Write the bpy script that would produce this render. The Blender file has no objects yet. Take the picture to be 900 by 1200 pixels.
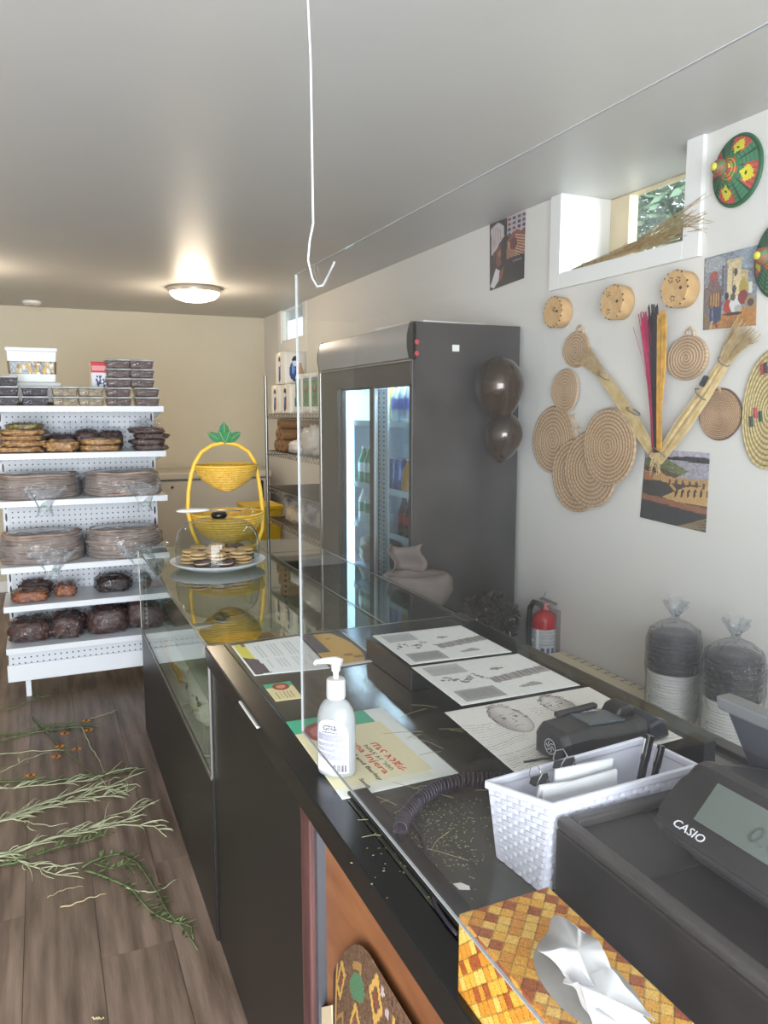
import bpy, bmesh, math, random
import numpy as np
from mathutils import Vector, Matrix, noise
random.seed(7)
rng = np.random.default_rng(7)
SC = bpy.context.scene
COL = SC.collection
PI = math.pi

# ------------------------------------------------------------------ camera
F_PX, EYE = 900.0, 1.65
def _frame():
    d = np.array([46 - 450, -(482 - 600), -F_PX]); d /= np.linalg.norm(d)
    p = math.atan2(118, F_PX)
    up = np.array([0, math.cos(p), math.sin(p)]); up -= d * up.dot(d); up /= np.linalg.norm(up)
    return np.array([np.cross(d, up), d, up])
RM = _frame()
cam_d = bpy.data.cameras.new('camera'); cam = bpy.data.objects.new('camera', cam_d); COL.objects.link(cam)
cam_d.sensor_fit = 'VERTICAL'; cam_d.sensor_height = 36.0; cam_d.lens = F_PX / 1200 * 36.0
cam_d.clip_start = 0.02; cam_d.clip_end = 200
mw = Matrix([list(RM[i]) + [0] for i in range(3)] + [[0, 0, 0, 1]]); mw.translation = (0, 0, EYE)
cam.matrix_world = mw
SC.camera = cam
# ------------------------------------------------------------------ exposure, world, lights
SC.view_settings.view_transform = 'Standard'; SC.view_settings.look = 'None'
SC.view_settings.gamma = 1.0; SC.view_settings.use_curve_mapping = False
SC.view_settings.exposure = 0.18
SC.cycles.transparent_max_bounces = 32
world = bpy.data.worlds.new('world'); SC.world = world; world.use_nodes = True
bg = world.node_tree.nodes['Background']; bg.inputs[0].default_value = (0.80, 0.90, 1.0, 1); bg.inputs[1].default_value = 3.2
def area(name, loc, rot, sx, sy, power, color):
    l = bpy.data.lights.new(name, 'AREA'); l.shape = 'RECTANGLE'; l.size = sx; l.size_y = sy; l.energy = power; l.color = color
    o = bpy.data.objects.new(name, l); o.location = loc; o.rotation_euler = rot; COL.objects.link(o); return o
# daylight entering through the storefront window behind the photographer
area('storefront_daylight', (-0.75, -1.72, 1.25), (math.radians(-90), 0, PI), 2.9, 2.1, 300, (0.90, 0.945, 1.0))

# sky light falling through the high side window (stands outside, beside what the window shows)
area('side_window_daylight', (3.15, 1.75, 2.62), Vector((-.80, .58, -.14)).to_track_quat('-Z', 'Y').to_euler(), 0.9, 0.5, 90, (0.92, 0.96, 1.0))

# ------------------------------------------------------------------ placing helpers (pixel on a known plane -> point)
def _ray(x, y): return RM @ np.array([x - 450, -(y - 600), -F_PX])
_C = np.array([0, 0, EYE])
def PZ(x, y, z): v = _ray(x, y); return Vector(_C + v * (z - EYE) / v[2])
def PX(x, y, a): v = _ray(x, y); return Vector(_C + v * a / v[0])
def PY(x, y, a): v = _ray(x, y); return Vector(_C + v * a / v[1])

# ------------------------------------------------------------------ materials
def lin(c): return c / 12.92 if c <= 0.04045 else ((c + 0.055) / 1.055) ** 2.4
def S(r, g, b): return (lin(r / 255), lin(g / 255), lin(b / 255), 1)
MATS = {}
def mat(name, rgb, rough=0.5, metal=0.0, var=0.0, vscale=8.0, bump=0.0, bscale=60.0, stretch=(1, 1, 1), rgb2=None, emit=None, estr=0.0, spec=0.5, detail=4.0, rand=0.0, coat=0.0, trans=0.0):
    if name in MATS: return MATS[name]
    m = bpy.data.materials.new(name); m.use_nodes = True; nt = m.node_tree; b = nt.nodes['Principled BSDF']
    c = S(*rgb); b.inputs['Roughness'].default_value = rough; b.inputs['Metallic'].default_value = metal
    b.inputs['Specular IOR Level'].default_value = spec
    b.inputs['Coat Weight'].default_value = coat; b.inputs['Transmission Weight'].default_value = trans
    b.inputs['Base Color'].default_value = c
    if var or bump or rgb2:
        tc = nt.nodes.new('ShaderNodeTexCoord'); mp = nt.nodes.new('ShaderNodeMapping'); mp.inputs['Scale'].default_value = stretch
        nt.links.new(tc.outputs['Object'], mp.inputs['Vector'])
        vec = mp.outputs['Vector']
        if rand:
            oi = nt.nodes.new('ShaderNodeObjectInfo'); ml = nt.nodes.new('ShaderNodeVectorMath'); ml.operation = 'SCALE'
            cx = nt.nodes.new('ShaderNodeCombineXYZ'); 
            for k in range(3): nt.links.new(oi.outputs['Random'], cx.inputs[k])
            nt.links.new(cx.outputs[0], ml.inputs[0]); ml.inputs['Scale'].default_value = 37.0
            ad = nt.nodes.new('ShaderNodeVectorMath'); ad.operation = 'ADD'
            nt.links.new(vec, ad.inputs[0]); nt.links.new(ml.outputs[0], ad.inputs[1]); vec = ad.outputs[0]
        if var or rgb2:
            n = nt.nodes.new('ShaderNodeTexNoise'); n.inputs['Scale'].default_value = vscale; n.inputs['Detail'].default_value = detail
            nt.links.new(vec, n.inputs['Vector'])
            r = nt.nodes.new('ShaderNodeValToRGB')
            if rgb2: c1, c2 = c, S(*rgb2)
            else:
                c1 = tuple(max(0, x * (1 - var)) for x in c[:3]) + (1,); c2 = tuple(min(1, x * (1 + var)) for x in c[:3]) + (1,)
            r.color_ramp.elements[0].position = 0.32; r.color_ramp.elements[1].position = 0.68
            r.color_ramp.elements[0].color = c1; r.color_ramp.elements[1].color = c2
            nt.links.new(n.outputs['Fac'], r.inputs['Fac'])
            out = r.outputs['Color']
            if rand:
                hs = nt.nodes.new('ShaderNodeHueSaturation'); mr = nt.nodes.new('ShaderNodeMapRange')
                mr.inputs['To Min'].default_value = 1 - rand; mr.inputs['To Max'].default_value = 1 + rand
                nt.links.new(oi.outputs['Random'], mr.inputs['Value']); nt.links.new(mr.outputs[0], hs.inputs['Value'])
                nt.links.new(out, hs.inputs['Color']); out = hs.outputs['Color']
            nt.links.new(out, b.inputs['Base Color'])
        if bump:
            n2 = nt.nodes.new('ShaderNodeTexNoise'); n2.inputs['Scale'].default_value = bscale; n2.inputs['Detail'].default_value = 3
            nt.links.new(vec, n2.inputs['Vector'])
            bp = nt.nodes.new('ShaderNodeBump'); bp.inputs['Strength'].default_value = min(1, bump); bp.inputs['Distance'].default_value = 0.004
            nt.links.new(n2.outputs['Fac'], bp.inputs['Height']); nt.links.new(bp.outputs[0], b.inputs['Normal'])
    if emit: b.inputs['Emission Color'].default_value = S(*emit); b.inputs['Emission Strength'].default_value = estr
    MATS[name] = m; return m

def pane(name, tint=(235, 243, 240), ior=1.5, haze=0.0, rough=0.0, refl=1.0, hz=(200, 205, 210), hscale=5.0, crease=0.0):
    """thin clear sheet: see-through with a Fresnel gloss and an optional smudgy film"""
    if name in MATS: return MATS[name]
    m = bpy.data.materials.new(name); m.use_nodes = True; nt = m.node_tree; nt.nodes.clear()
    o = nt.nodes.new('ShaderNodeOutputMaterial'); t = nt.nodes.new('ShaderNodeBsdfTransparent'); t.inputs[0].default_value = S(*tint)
    g = nt.nodes.new('ShaderNodeBsdfGlossy'); g.inputs['Roughness'].default_value = rough
    lw = nt.nodes.new('ShaderNodeLayerWeight'); lw.inputs['Blend'].default_value = 0.5      # Schlick's Fresnel, the same from both sides of the sheet
    pw = nt.nodes.new('ShaderNodeMath'); pw.operation = 'POWER'; pw.inputs[1].default_value = 5.0; nt.links.new(lw.outputs['Facing'], pw.inputs[0])
    r0 = ((ior-1)/(ior+1))**2
    mu = nt.nodes.new('ShaderNodeMath'); mu.operation = 'MULTIPLY_ADD'; mu.inputs[1].default_value = (1-r0)*refl; mu.inputs[2].default_value = r0*refl; mu.use_clamp = True
    nt.links.new(pw.outputs[0], mu.inputs[0])
    mx = nt.nodes.new('ShaderNodeMixShader'); nt.links.new(mu.outputs[0], mx.inputs[0]); nt.links.new(t.outputs[0], mx.inputs[1]); nt.links.new(g.outputs[0], mx.inputs[2])
    res = mx.outputs[0]
    if crease:      # wrinkles of soft film catch the light
        tc2 = nt.nodes.new('ShaderNodeTexCoord'); n3 = nt.nodes.new('ShaderNodeTexNoise'); n3.inputs['Scale'].default_value = crease; n3.inputs['Detail'].default_value = 2; n3.inputs['Distortion'].default_value = 1.5
        nt.links.new(tc2.outputs['Object'], n3.inputs['Vector']); bp = nt.nodes.new('ShaderNodeBump'); bp.inputs['Strength'].default_value = 1.0; bp.inputs['Distance'].default_value = 0.02
        nt.links.new(n3.outputs['Fac'], bp.inputs['Height']); nt.links.new(bp.outputs[0], g.inputs['Normal']); nt.links.new(bp.outputs[0], lw.inputs['Normal'])
    if haze:
        d = nt.nodes.new('ShaderNodeBsdfDiffuse'); d.inputs[0].default_value = S(*hz)
        tc = nt.nodes.new('ShaderNodeTexCoord'); n = nt.nodes.new('ShaderNodeTexNoise'); n.inputs['Scale'].default_value = hscale; n.inputs['Detail'].default_value = 6
        nt.links.new(tc.outputs['Object'], n.inputs['Vector'])
        mr = nt.nodes.new('ShaderNodeMapRange'); mr.inputs['From Min'].default_value = 0.35; mr.inputs['From Max'].default_value = 0.75
        mr.inputs['To Min'].default_value = haze * 0.4; mr.inputs['To Max'].default_value = haze * 1.6
        nt.links.new(n.outputs['Fac'], mr.inputs['Value'])
        mx2 = nt.nodes.new('ShaderNodeMixShader'); nt.links.new(mr.outputs[0], mx2.inputs[0]); nt.links.new(res, mx2.inputs[1]); nt.links.new(d.outputs[0], mx2.inputs[2]); res = mx2.outputs[0]
    nt.links.new(res, o.inputs['Surface']); MATS[name] = m; return m

def vcol_mat(name, rough=0.6, bump=0.0, bscale=200):
    if name in MATS: return MATS[name]
    m = bpy.data.materials.new(name); m.use_nodes = True; nt = m.node_tree; b = nt.nodes['Principled BSDF']
    a = nt.nodes.new('ShaderNodeVertexColor'); a.layer_name = 'Col'; nt.links.new(a.outputs[0], b.inputs['Base Color']); b.inputs['Roughness'].default_value = rough
    if bump:
        tc = nt.nodes.new('ShaderNodeTexCoord'); n2 = nt.nodes.new('ShaderNodeTexNoise'); n2.inputs['Scale'].default_value = bscale
        nt.links.new(tc.outputs['Object'], n2.inputs['Vector'])
        bp = nt.nodes.new('ShaderNodeBump'); bp.inputs['Strength'].default_value = bump; bp.inputs['Distance'].default_value = 0.004
        nt.links.new(n2.outputs['Fac'], bp.inputs['Height']); nt.links.new(bp.outputs[0], b.inputs['Normal'])
    MATS[name] = m; return m

def holes_mat(name, rgb, pitch, hole_r, axes=(0, 2), slot=(1, 1), rough=0.45):
    """painted sheet metal with a grid of small punched holes"""
    m = mat(name, rgb, rough); nt = m.node_tree; b = nt.nodes['Principled BSDF']
    tc = nt.nodes.new('ShaderNodeTexCoord'); sp = nt.nodes.new('ShaderNodeSeparateXYZ'); nt.links.new(tc.outputs['Object'], sp.inputs[0])
    sq = []
    for k, a in enumerate(axes):
        f = nt.nodes.new('ShaderNodeMath'); f.operation = 'DIVIDE'; f.inputs[1].default_value = pitch if not isinstance(pitch, tuple) else pitch[k]; nt.links.new(sp.outputs[a], f.inputs[0])
        g = nt.nodes.new('ShaderNodeMath'); g.operation = 'FRACT'; nt.links.new(f.outputs[0], g.inputs[0])
        h = nt.nodes.new('ShaderNodeMath'); h.operation = 'SUBTRACT'; h.inputs[1].default_value = 0.5; nt.links.new(g.outputs[0], h.inputs[0])
        i = nt.nodes.new('ShaderNodeMath'); i.operation = 'DIVIDE'; i.inputs[1].default_value = slot[k]; nt.links.new(h.outputs[0], i.inputs[0])
        j = nt.nodes.new('ShaderNodeMath'); j.operation = 'MULTIPLY'; nt.links.new(i.outputs[0], j.inputs[0]); nt.links.new(i.outputs[0], j.inputs[1]); sq.append(j)
    ad = nt.nodes.new('ShaderNodeMath'); ad.operation = 'ADD'; nt.links.new(sq[0].outputs[0], ad.inputs[0]); nt.links.new(sq[1].outputs[0], ad.inputs[1])
    lt = nt.nodes.new('ShaderNodeMath'); lt.operation = 'LESS_THAN'; lt.inputs[1].default_value = hole_r ** 2; nt.links.new(ad.outputs[0], lt.inputs[0])
    mx = nt.nodes.new('ShaderNodeMix'); mx.data_type = 'RGBA'; mx.inputs['A'].default_value = S(*rgb); mx.inputs['B'].default_value = S(30, 32, 36)
    nt.links.new(lt.outputs[0], mx.inputs['Factor']); nt.links.new(mx.outputs['Result'], b.inputs['Base Color'])
    return m

# ------------------------------------------------------------------ mesh builder
OFF = {}
class MB:
    def __init__(s): s.v = []; s.f = []; s.M = None
    def add(s, vs, fs):
        o = len(s.v)
        if s.M is not None: vs = [s.M @ Vector(p) for p in vs]
        s.v += [tuple(p) for p in vs]; s.f += [tuple(i + o for i in q) for q in fs]; return s
    def box(s, x0, x1, y0, y1, z0, z1):
        return s.add([(x0,y0,z0),(x1,y0,z0),(x1,y1,z0),(x0,y1,z0),(x0,y0,z1),(x1,y0,z1),(x1,y1,z1),(x0,y1,z1)],
                     [(0,3,2,1),(4,5,6,7),(0,1,5,4),(1,2,6,5),(2,3,7,6),(3,0,4,7)])
    def hexa(s, p):   # 8 points: bottom 4 (ccw), top 4
        return s.add(p, [(0,3,2,1),(4,5,6,7),(0,1,5,4),(1,2,6,5),(2,3,7,6),(3,0,4,7)])
    def prism(s, poly, d):   # polygon (list of 3d points) extruded by vector d
        n = len(poly); d = Vector(d); vs = [Vector(p) for p in poly] + [Vector(p) + d for p in poly]
        return s.add(vs, [tuple(range(n))[::-1], tuple(range(n, 2*n))] + [(i, (i+1) % n, n + (i+1) % n, n + i) for i in range(n)])
    def tube(s, pts, r, n=6, closed=False, caps=True):
        pts = [Vector(p) for p in pts]; m = len(pts)
        rs = r if isinstance(r, (list, tuple)) else [r] * m
        t0 = (pts[1] - pts[0]).normalized(); a = Vector((0, 0, 1)) if abs(t0.z) < 0.9 else Vector((1, 0, 0))
        nn = t0.cross(a).normalized(); vs = []; fs = []
        for i in range(m):
            if closed: t = (pts[(i+1) % m] - pts[i-1])
            else: t = pts[min(i+1, m-1)] - pts[max(i-1, 0)]
            if t.length < 1e-9: t = t0
            t.normalize(); nn = (nn - t * nn.dot(t)); 
            if nn.length < 1e-6: nn = t.orthogonal()
            nn.normalize(); b = t.cross(nn)
            for k in range(n):
                an = 2 * PI * k / n; vs.append(pts[i] + (nn * math.cos(an) + b * math.sin(an)) * rs[i])
        for i in range(m if closed else m - 1):
            j = (i + 1) % m
            for k in range(n): fs.append((i*n+k, i*n+(k+1) % n, j*n+(k+1) % n, j*n+k))
        if caps and not closed: fs += [tuple(range(n))[::-1], tuple(range((m-1)*n, m*n))]
        return s.add(vs, fs)
    def cyl(s, p0, p1, r0, r1=None, n=12): return s.tube([p0, p1], [r0, r0 if r1 is None else r1], n)
    def lathe(s, prof, c=(0,0,0), n=24, ax='z', sx=1, sy=1, caps=True, lump=None):
        vs = []; fs = []; m = len(prof); c = Vector(c)
        for i, (r, z) in enumerate(prof):
            for k in range(n):
                a = 2*PI*k/n; rr = r * (lump(a, i) if lump else 1); p = (rr*math.cos(a)*sx, rr*math.sin(a)*sy, z)
                if ax == 'x': p = (p[2], p[0], p[1])       # axis along x
                elif ax == 'y': p = (p[0], p[2], p[1])
                vs.append(c + Vector(p))
        for i in range(m - 1):
            for k in range(n): fs.append((i*n+k, i*n+(k+1) % n, (i+1)*n+(k+1) % n, (i+1)*n+k))
        if caps: fs += [tuple(range(n))[::-1], tuple(range((m-1)*n, m*n))]
        return s.add(vs, fs)
    def blob(s, c, rx, ry, rz, nu=20, nv=12, pw=1.0, amp=0.0, fq=3.0, seed=0.0, flat=None):
        """lumpy super-ellipsoid"""
        vs = []; fs = []; c = Vector(c)
        def q(x): return math.copysign(abs(x) ** pw, x)
        for j in range(nv + 1):
            th = -PI/2 + PI*j/nv
            for i in range(nu):
                ph = 2*PI*i/nu; d = Vector((q(math.cos(th))*q(math.cos(ph)), q(math.cos(th))*q(math.sin(ph)), q(math.sin(th))))
                k = 1 + amp * noise.noise(d * fq + Vector((seed, seed*1.7, -seed)))
                p = Vector((d.x*rx, d.y*ry, d.z*rz)) * k
                if flat is not None: p.z = max(p.z, -flat)
                vs.append(c + p)
        for j in range(nv):
            for i in range(nu): fs.append((j*nu+i, j*nu+(i+1) % nu, (j+1)*nu+(i+1) % nu, (j+1)*nu+i))
        return s.add(vs, fs)
    def grid(s, fn, nu, nv):
        vs = [fn(i / nu, j / nv) for j in range(nv+1) for i in range(nu+1)]; w = nu + 1
        return s.add(vs, [(j*w+i, j*w+i+1, (j+1)*w+i+1, (j+1)*w+i) for j in range(nv) for i in range(nu)])
    def build(s, name, m, parent=None, smooth=False, bevel=0.0, solid=0.0, loc=None, colors=None, sub=0, bseg=2):
        off = Vector((0, 0, 0))
        if parent is not None: off = Vector(OFF.get(parent.name, (0, 0, 0)))
        elif loc is not None: off = Vector(loc)
        me = bpy.data.meshes.new(name)
        me.from_pydata([(p[0]-off.x, p[1]-off.y, p[2]-off.z) for p in s.v], [], s.f); me.materials.append(m)
        if smooth is True: me.polygons.foreach_set('use_smooth', [True] * len(me.polygons))
        elif smooth: me.polygons.foreach_set('use_smooth', [True] * len(me.polygons)); me.set_sharp_from_angle(angle=math.radians(smooth))
        if colors is not None:
            ca = me.color_attributes.new('Col', 'FLOAT_COLOR', 'CORNER'); k = 0; buf = np.ones((len(me.loops), 4), np.float32)
            for pi, p in enumerate(me.polygons): buf[p.loop_start:p.loop_start + p.loop_total, :3] = colors[pi]
            ca.data.foreach_set('color', buf.ravel())
        me.update()
        o = bpy.data.objects.new(name, me); COL.objects.link(o); OFF[o.name] = tuple(off)
        if parent is not None: o.parent = parent
        else: o.location = off
        if solid: md = o.modifiers.new('solid', 'SOLIDIFY'); md.thickness = solid; md.offset = 0
        if bevel: md = o.modifiers.new('bevel', 'BEVEL'); md.width = bevel; md.segments = bseg; md.limit_method = 'ANGLE'; md.angle_limit = math.radians(40)
        if sub: md = o.modifiers.new('sub', 'SUBSURF'); md.levels = sub; md.render_levels = sub
        return o
def tag(o, label=None, cat=None, group=None, kind=None):
    if label: o['label'] = label
    if cat: o['category'] = cat
    if group: o['group'] = group
    if kind: o['kind'] = kind
    return o
def thing(name, label, cat, loc=(0,0,0), group=None):
    o = bpy.data.objects.new(name, None); o.empty_display_size = 0.05; COL.objects.link(o); o.location = loc; OFF[o.name] = tuple(loc)
    return tag(o, label, cat, group)
def dup(root, loc=None, rotz=0.0, label=None, group=None, scale=None, rot=None):
    r = root.copy(); COL.objects.link(r)
    if loc is not None: r.location = loc
    r.rotation_euler = rot if rot else (0, 0, rotz)
    if scale: r.scale = scale if isinstance(scale, tuple) else (scale,)*3
    if label: r['label'] = label
    if group: r['group'] = group
    for ch in list(root.children):
        c = ch.copy(); COL.objects.link(c); c.parent = r
        for g in list(ch.children):
            d = g.copy(); COL.objects.link(d); d.parent = c
    return r
def struct(o): o['kind'] = 'structure'; return o
def text(name, body, size, m, parent, origin, xa, ya, extr=0.0003, align='LEFT', wid=1.0, fit=None):
    """flat lettering as a mesh; origin and axes in world coordinates"""
    cu = bpy.data.curves.new('t', 'FONT'); cu.body = body; cu.size = size; cu.extrude = extr; cu.align_x = align; cu.resolution_u = 2
    ob = bpy.data.objects.new('t', cu); COL.objects.link(ob); dg = bpy.context.evaluated_depsgraph_get()
    me = bpy.data.meshes.new_from_object(ob.evaluated_get(dg)); bpy.data.objects.remove(ob); bpy.data.curves.remove(cu)
    if fit: wid = fit/max(1e-6, max(v.co.x for v in me.vertices))
    xa = Vector(xa).normalized(); ya = Vector(ya); ya = (ya - xa * ya.dot(xa)).normalized(); za = xa.cross(ya); og = Vector(origin); off = Vector(OFF.get(parent.name, (0,0,0)))
    for v in me.vertices: v.co = og + xa * v.co.x * wid + ya * v.co.y + za * v.co.z - off
    me.materials.clear(); me.materials.append(m); me.name = name
    o = bpy.data.objects.new(name, me); COL.objects.link(o); o.parent = parent; OFF[o.name] = tuple(off); return o

# painted pictures: a fine mesh whose faces carry their colours
class Pic:
    def __init__(s, w, h, rgb):
        s.w, s.h = w, h; s.a = np.ones((h, w, 3)) * np.array(rgb); s.u, s.v = np.meshgrid((np.arange(w)+.5)/w, (np.arange(h)+.5)/h)
    def put(s, mask, rgb, al=1.0): s.a[mask] = s.a[mask]*(1-al) + np.array(rgb)*al; return s
    def rect(s, x0, y0, x1, y1, rgb, al=1.0): return s.put((s.u >= x0) & (s.u < x1) & (s.v >= y0) & (s.v < y1), rgb, al)
    def ell(s, cx, cy, rx, ry, rgb, al=1.0, rot=0.0):
        du, dv = s.u - cx, s.v - cy; c, t = math.cos(rot), math.sin(rot); return s.put(((du*c+dv*t)/rx)**2 + ((dv*c-du*t)/ry)**2 < 1, rgb, al)
    def poly(s, pts, rgb, al=1.0):
        inside = np.zeros_like(s.u, bool); n = len(pts)
        for i in range(n):
            (x0, y0), (x1, y1) = pts[i], pts[(i+1) % n]
            if y0 == y1: continue
            c = ((y0 > s.v) != (y1 > s.v)) & (s.u < (x1-x0)*(s.v-y0)/(y1-y0)+x0); inside ^= c
        return s.put(inside, rgb, al)
    def line(s, x0, y0, x1, y1, wd, rgb, al=1.0):
        dx, dy = x1-x0, y1-y0; L = dx*dx+dy*dy; t = np.clip(((s.u-x0)*dx+(s.v-y0)*dy)/L, 0, 1); return s.put(np.hypot(s.u-x0-t*dx, s.v-y0-t*dy) < wd, rgb, al)
    def grain(s, amt, k=1):
        n = rng.normal(0, amt, (s.h//k+1, s.w//k+1, 1)).repeat(k, 0).repeat(k, 1)[:s.h, :s.w]; s.a = s.a + n; return s
    def colors(s):
        a = np.clip(s.a, 0, 255)/255; l = np.where(a <= 0.04045, a/12.92, ((a+0.055)/1.055)**2.4); return l.reshape(-1, 3)
def print_sheet(name, label, cat, q, pic, rough=0.55, bow=0.0, nrm=(0,0,1), thick=0.0008, group=None, parent=None):
    q = [Vector(p) for p in q]; nrm = Vector(nrm); mb = MB()
    def fn(u, v):
        p = (q[0]*(1-u)+q[1]*u)*(1-v) + (q[3]*(1-u)+q[2]*u)*v
        return p + nrm*bow*(4*u*(1-u))*(0.4+0.6*v)
    mb.grid(fn, pic.w, pic.h)
    c = sum(q, Vector())/4
    o = mb.build(name, vcol_mat('printed_paper_%d' % int(rough*100), rough), parent, smooth=True, loc=c if parent is None else None, colors=pic.colors(), solid=thick)
    if parent is None: tag(o, label, cat, group)
    return o
# ------------------------------------------------------------------ the room
XW, CH, YB, XL, YF0 = 2.117, 2.58, 7.74, -2.3, -1.9      # right wall, ceiling, back wall, left wall, front wall
T = 0.957                                                 # counter top
M_wall = mat('wall_paint', (214, 212, 207), 0.7, var=0.02, vscale=3, bump=0.08, bscale=90)
M_ceil = mat('ceiling_paint', (192, 190, 187), 0.45, var=0.015, vscale=2, bump=0.05, bscale=60)
M_white = mat('white_trim_paint', (228, 228, 226), 0.45)
M_wood = mat('plank_wood', (86, 69, 58), 0.42, var=0.0, vscale=2.2, bump=0.25, bscale=22, stretch=(11, 1.0, 3), rgb2=(138, 118, 104), rand=0.16, detail=8)
M_floorbase = mat('plank_joint_dark', (38, 32, 28), 0.8, var=0.1)
floor = struct(MB().box(XL, XW, YF0, YB, -0.05, -0.006).build('floor', M_floorbase))
# planks: 0.215 x 1.2 m, each its own piece
PW, PL = 0.215, 1.22
pm = MB().box(0.0008, PW-0.0008, 0.0008, PL-0.0008, -0.006, 0.0).build('plank', M_wood, floor)
first = True
for i in range(-11, 10):
    x = 0.084 + i*PW
    if x < XL - 0.01 or x + PW > XW + 0.12: continue
    ys = 2.30 + ((i * 0.37) % 1.0) * PL - 4*PL
    if i == 0: ys = 2.30 - 4*PL
    k = 0
    while ys + k*PL < YB:
        y = ys + k*PL; k += 1
        if y < YF0: continue
        o = pm if first else pm.copy()
        if not first: COL.objects.link(o); o.parent = floor
        first = False
        o.location = (min(x, XW - PW), y if y + PL <= YB else YB - PL, 0 if y + PL <= YB else -0.0004)
struct(MB().box(XL-.1, XW+.31, YF0-.1, YB+.1, CH, CH+0.1).build('ceiling', M_ceil))
struct(MB().box(XL-.1, XW, YB, YB+0.1, -0.05, CH).build('wall_back', mat('back_wall_lamp_tint', (202, 195, 176), 0.7, var=0.02, vscale=3, bump=0.08, bscale=90)))  # off-white wall with the lamps' warm cast put into its paint
struct(MB().box(XL-.1, XL, YF0, YB, -0.05, CH).build('wall_left', M_wall))
# right wall with two high window openings that reach the ceiling
W1, W2 = (2.135, 2.842, 2.245), (6.45, 7.11, 2.275)      # y0, y1, sill z
mb = MB()
mb.box(XW, XW+.29, YF0, W1[0], -0.05, CH); mb.box(XW, XW+.29, W1[1], 5.0, -0.05, CH); mb.box(XW, XW+.05, 5.0, W2[0], -0.05, CH); mb.box(XW, XW+.05, W2[1], YB+.1, -0.05, CH)
mb.box(XW, XW+.29, W1[0], W1[1], -0.05, W1[2]); mb.box(XW, XW+.05, W2[0], W2[1], -0.05, W2[2])
struct(mb.build('wall_right', M_wall))
# storefront behind the photographer: pillars, low wall and header around a wide window
mb = MB(); mb.box(XL, -2.0, YF0-.1, YF0, -0.05, CH); mb.box(1.45, XW, YF0-.1, YF0, -0.05, CH); mb.box(-2.0, 1.45, YF0-.1, YF0, -0.05, 0.15); mb.box(-2.0, 1.45, YF0-.1, YF0, 2.35, CH)
struct(mb.build('wall_front', M_wall))
w3 = struct(MB().box(-2.0, 1.45, YF0-.055, YF0-.049, 0.15, 2.35).build('window_3', pane('storefront_glass')))
mb = MB()
for x in (-2.0, -0.85, 0.3, 1.41): mb.box(x, x+.04, YF0-.08, YF0-.02, 0.15, 2.35)
mb.box(-2.0, 1.45, YF0-.08, YF0-.02, 0.15, 0.19); mb.box(-2.0, 1.45, YF0-.08, YF0-.02, 2.31, 2.35)
mb.build('window_frame', mat('dark_frame', (60, 58, 56), 0.4), w3)
# casing boards around the near window (a proud white panel), and a thin one round the far window
def casing(n, w, side, below, d=0.018):
    mb = MB(); y0, y1, z = w
    mb.box(XW-d, XW, y1, y1+side, z-below, CH); mb.box(XW-d, XW, y0-side, y0, z-below, CH); mb.box(XW-d, XW, y0, y1, z-below, z)
    return struct(mb.build(n, M_white, bevel=0.002))
casing('trim_1', W1, 0.075, 0.065); casing('trim_2', W2, 0.09, 0.12, 0.01)
M_frame = mat('window_frame_paint', (206, 190, 158), 0.5, var=0.08)
def window(n, w, depth=0.40, mull=0.12, fm=None):
    y0, y1, z = w; xg = XW + depth
    o = struct(MB().box(xg, xg+.006, y0, y1, z, CH).build('window_%d' % n, pane('window_glass_%d' % n, (238, 243, 242), haze=0.06, hz=(225, 235, 235), hscale=14)))
    mb = MB(); mb.box(xg-.03, xg+.02, y1-mull, y1, z, CH); mb.box(xg-.03, xg+.02, y0, y0+.04, z, CH); mb.box(xg-.03, xg+.02, y0, y1, z, z+.03); mb.box(xg-.03, xg+.02, y0, y1, CH-.008, CH)
    mb.build('window_frame', fm or M_frame, o, bevel=0.004)
    MB().box(XW-.005, xg, y0, y1, z-.004, z+.004).build('window_sill', M_white, o)
window(1, W1, 0.28); window(2, W2, 0.035, 0.012, M_white)
struct(MB().box(XL, XW, YB-.014, YB, 0, 0.10).build('baseboard_back', M_white, bevel=0.003))
struct(MB().box(XL, XL+.014, YF0, YB-.014, 0, 0.10).build('baseboard_left', M_white, bevel=0.003))
# foliage outside the near window: a hedge of many leaves and branches
mb = MB(); r = random.Random(3)
for k in range(20000):
    c = Vector((r.uniform(3.5, 4.6), r.uniform(2.2, 5.6), r.uniform(2.2, 3.9))); a = Vector((r.gauss(0,1), r.gauss(0,1), r.gauss(0,1))).normalized()*r.uniform(.03, .06); b = a.orthogonal().normalized()*r.uniform(.018, .032)
    mb.add([c-a, c+b, c+a, c-b], [(0,1,2,3)])
hd = mb.build('hedge_foliage', mat('outdoor_leaf', (140, 166, 132), 0.6, var=0.5, vscale=1.5), loc=(4.0, 4.0, 0))
tag(hd, 'green foliage outside the high window above the straw broom', 'foliage', kind='stuff')
struct(MB().box(XW+.32, 12, -6, 14, 1.7, 1.85).build('ground_outside', mat('outdoor_ground', (128, 128, 124), 0.9, var=0.2)))

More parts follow.
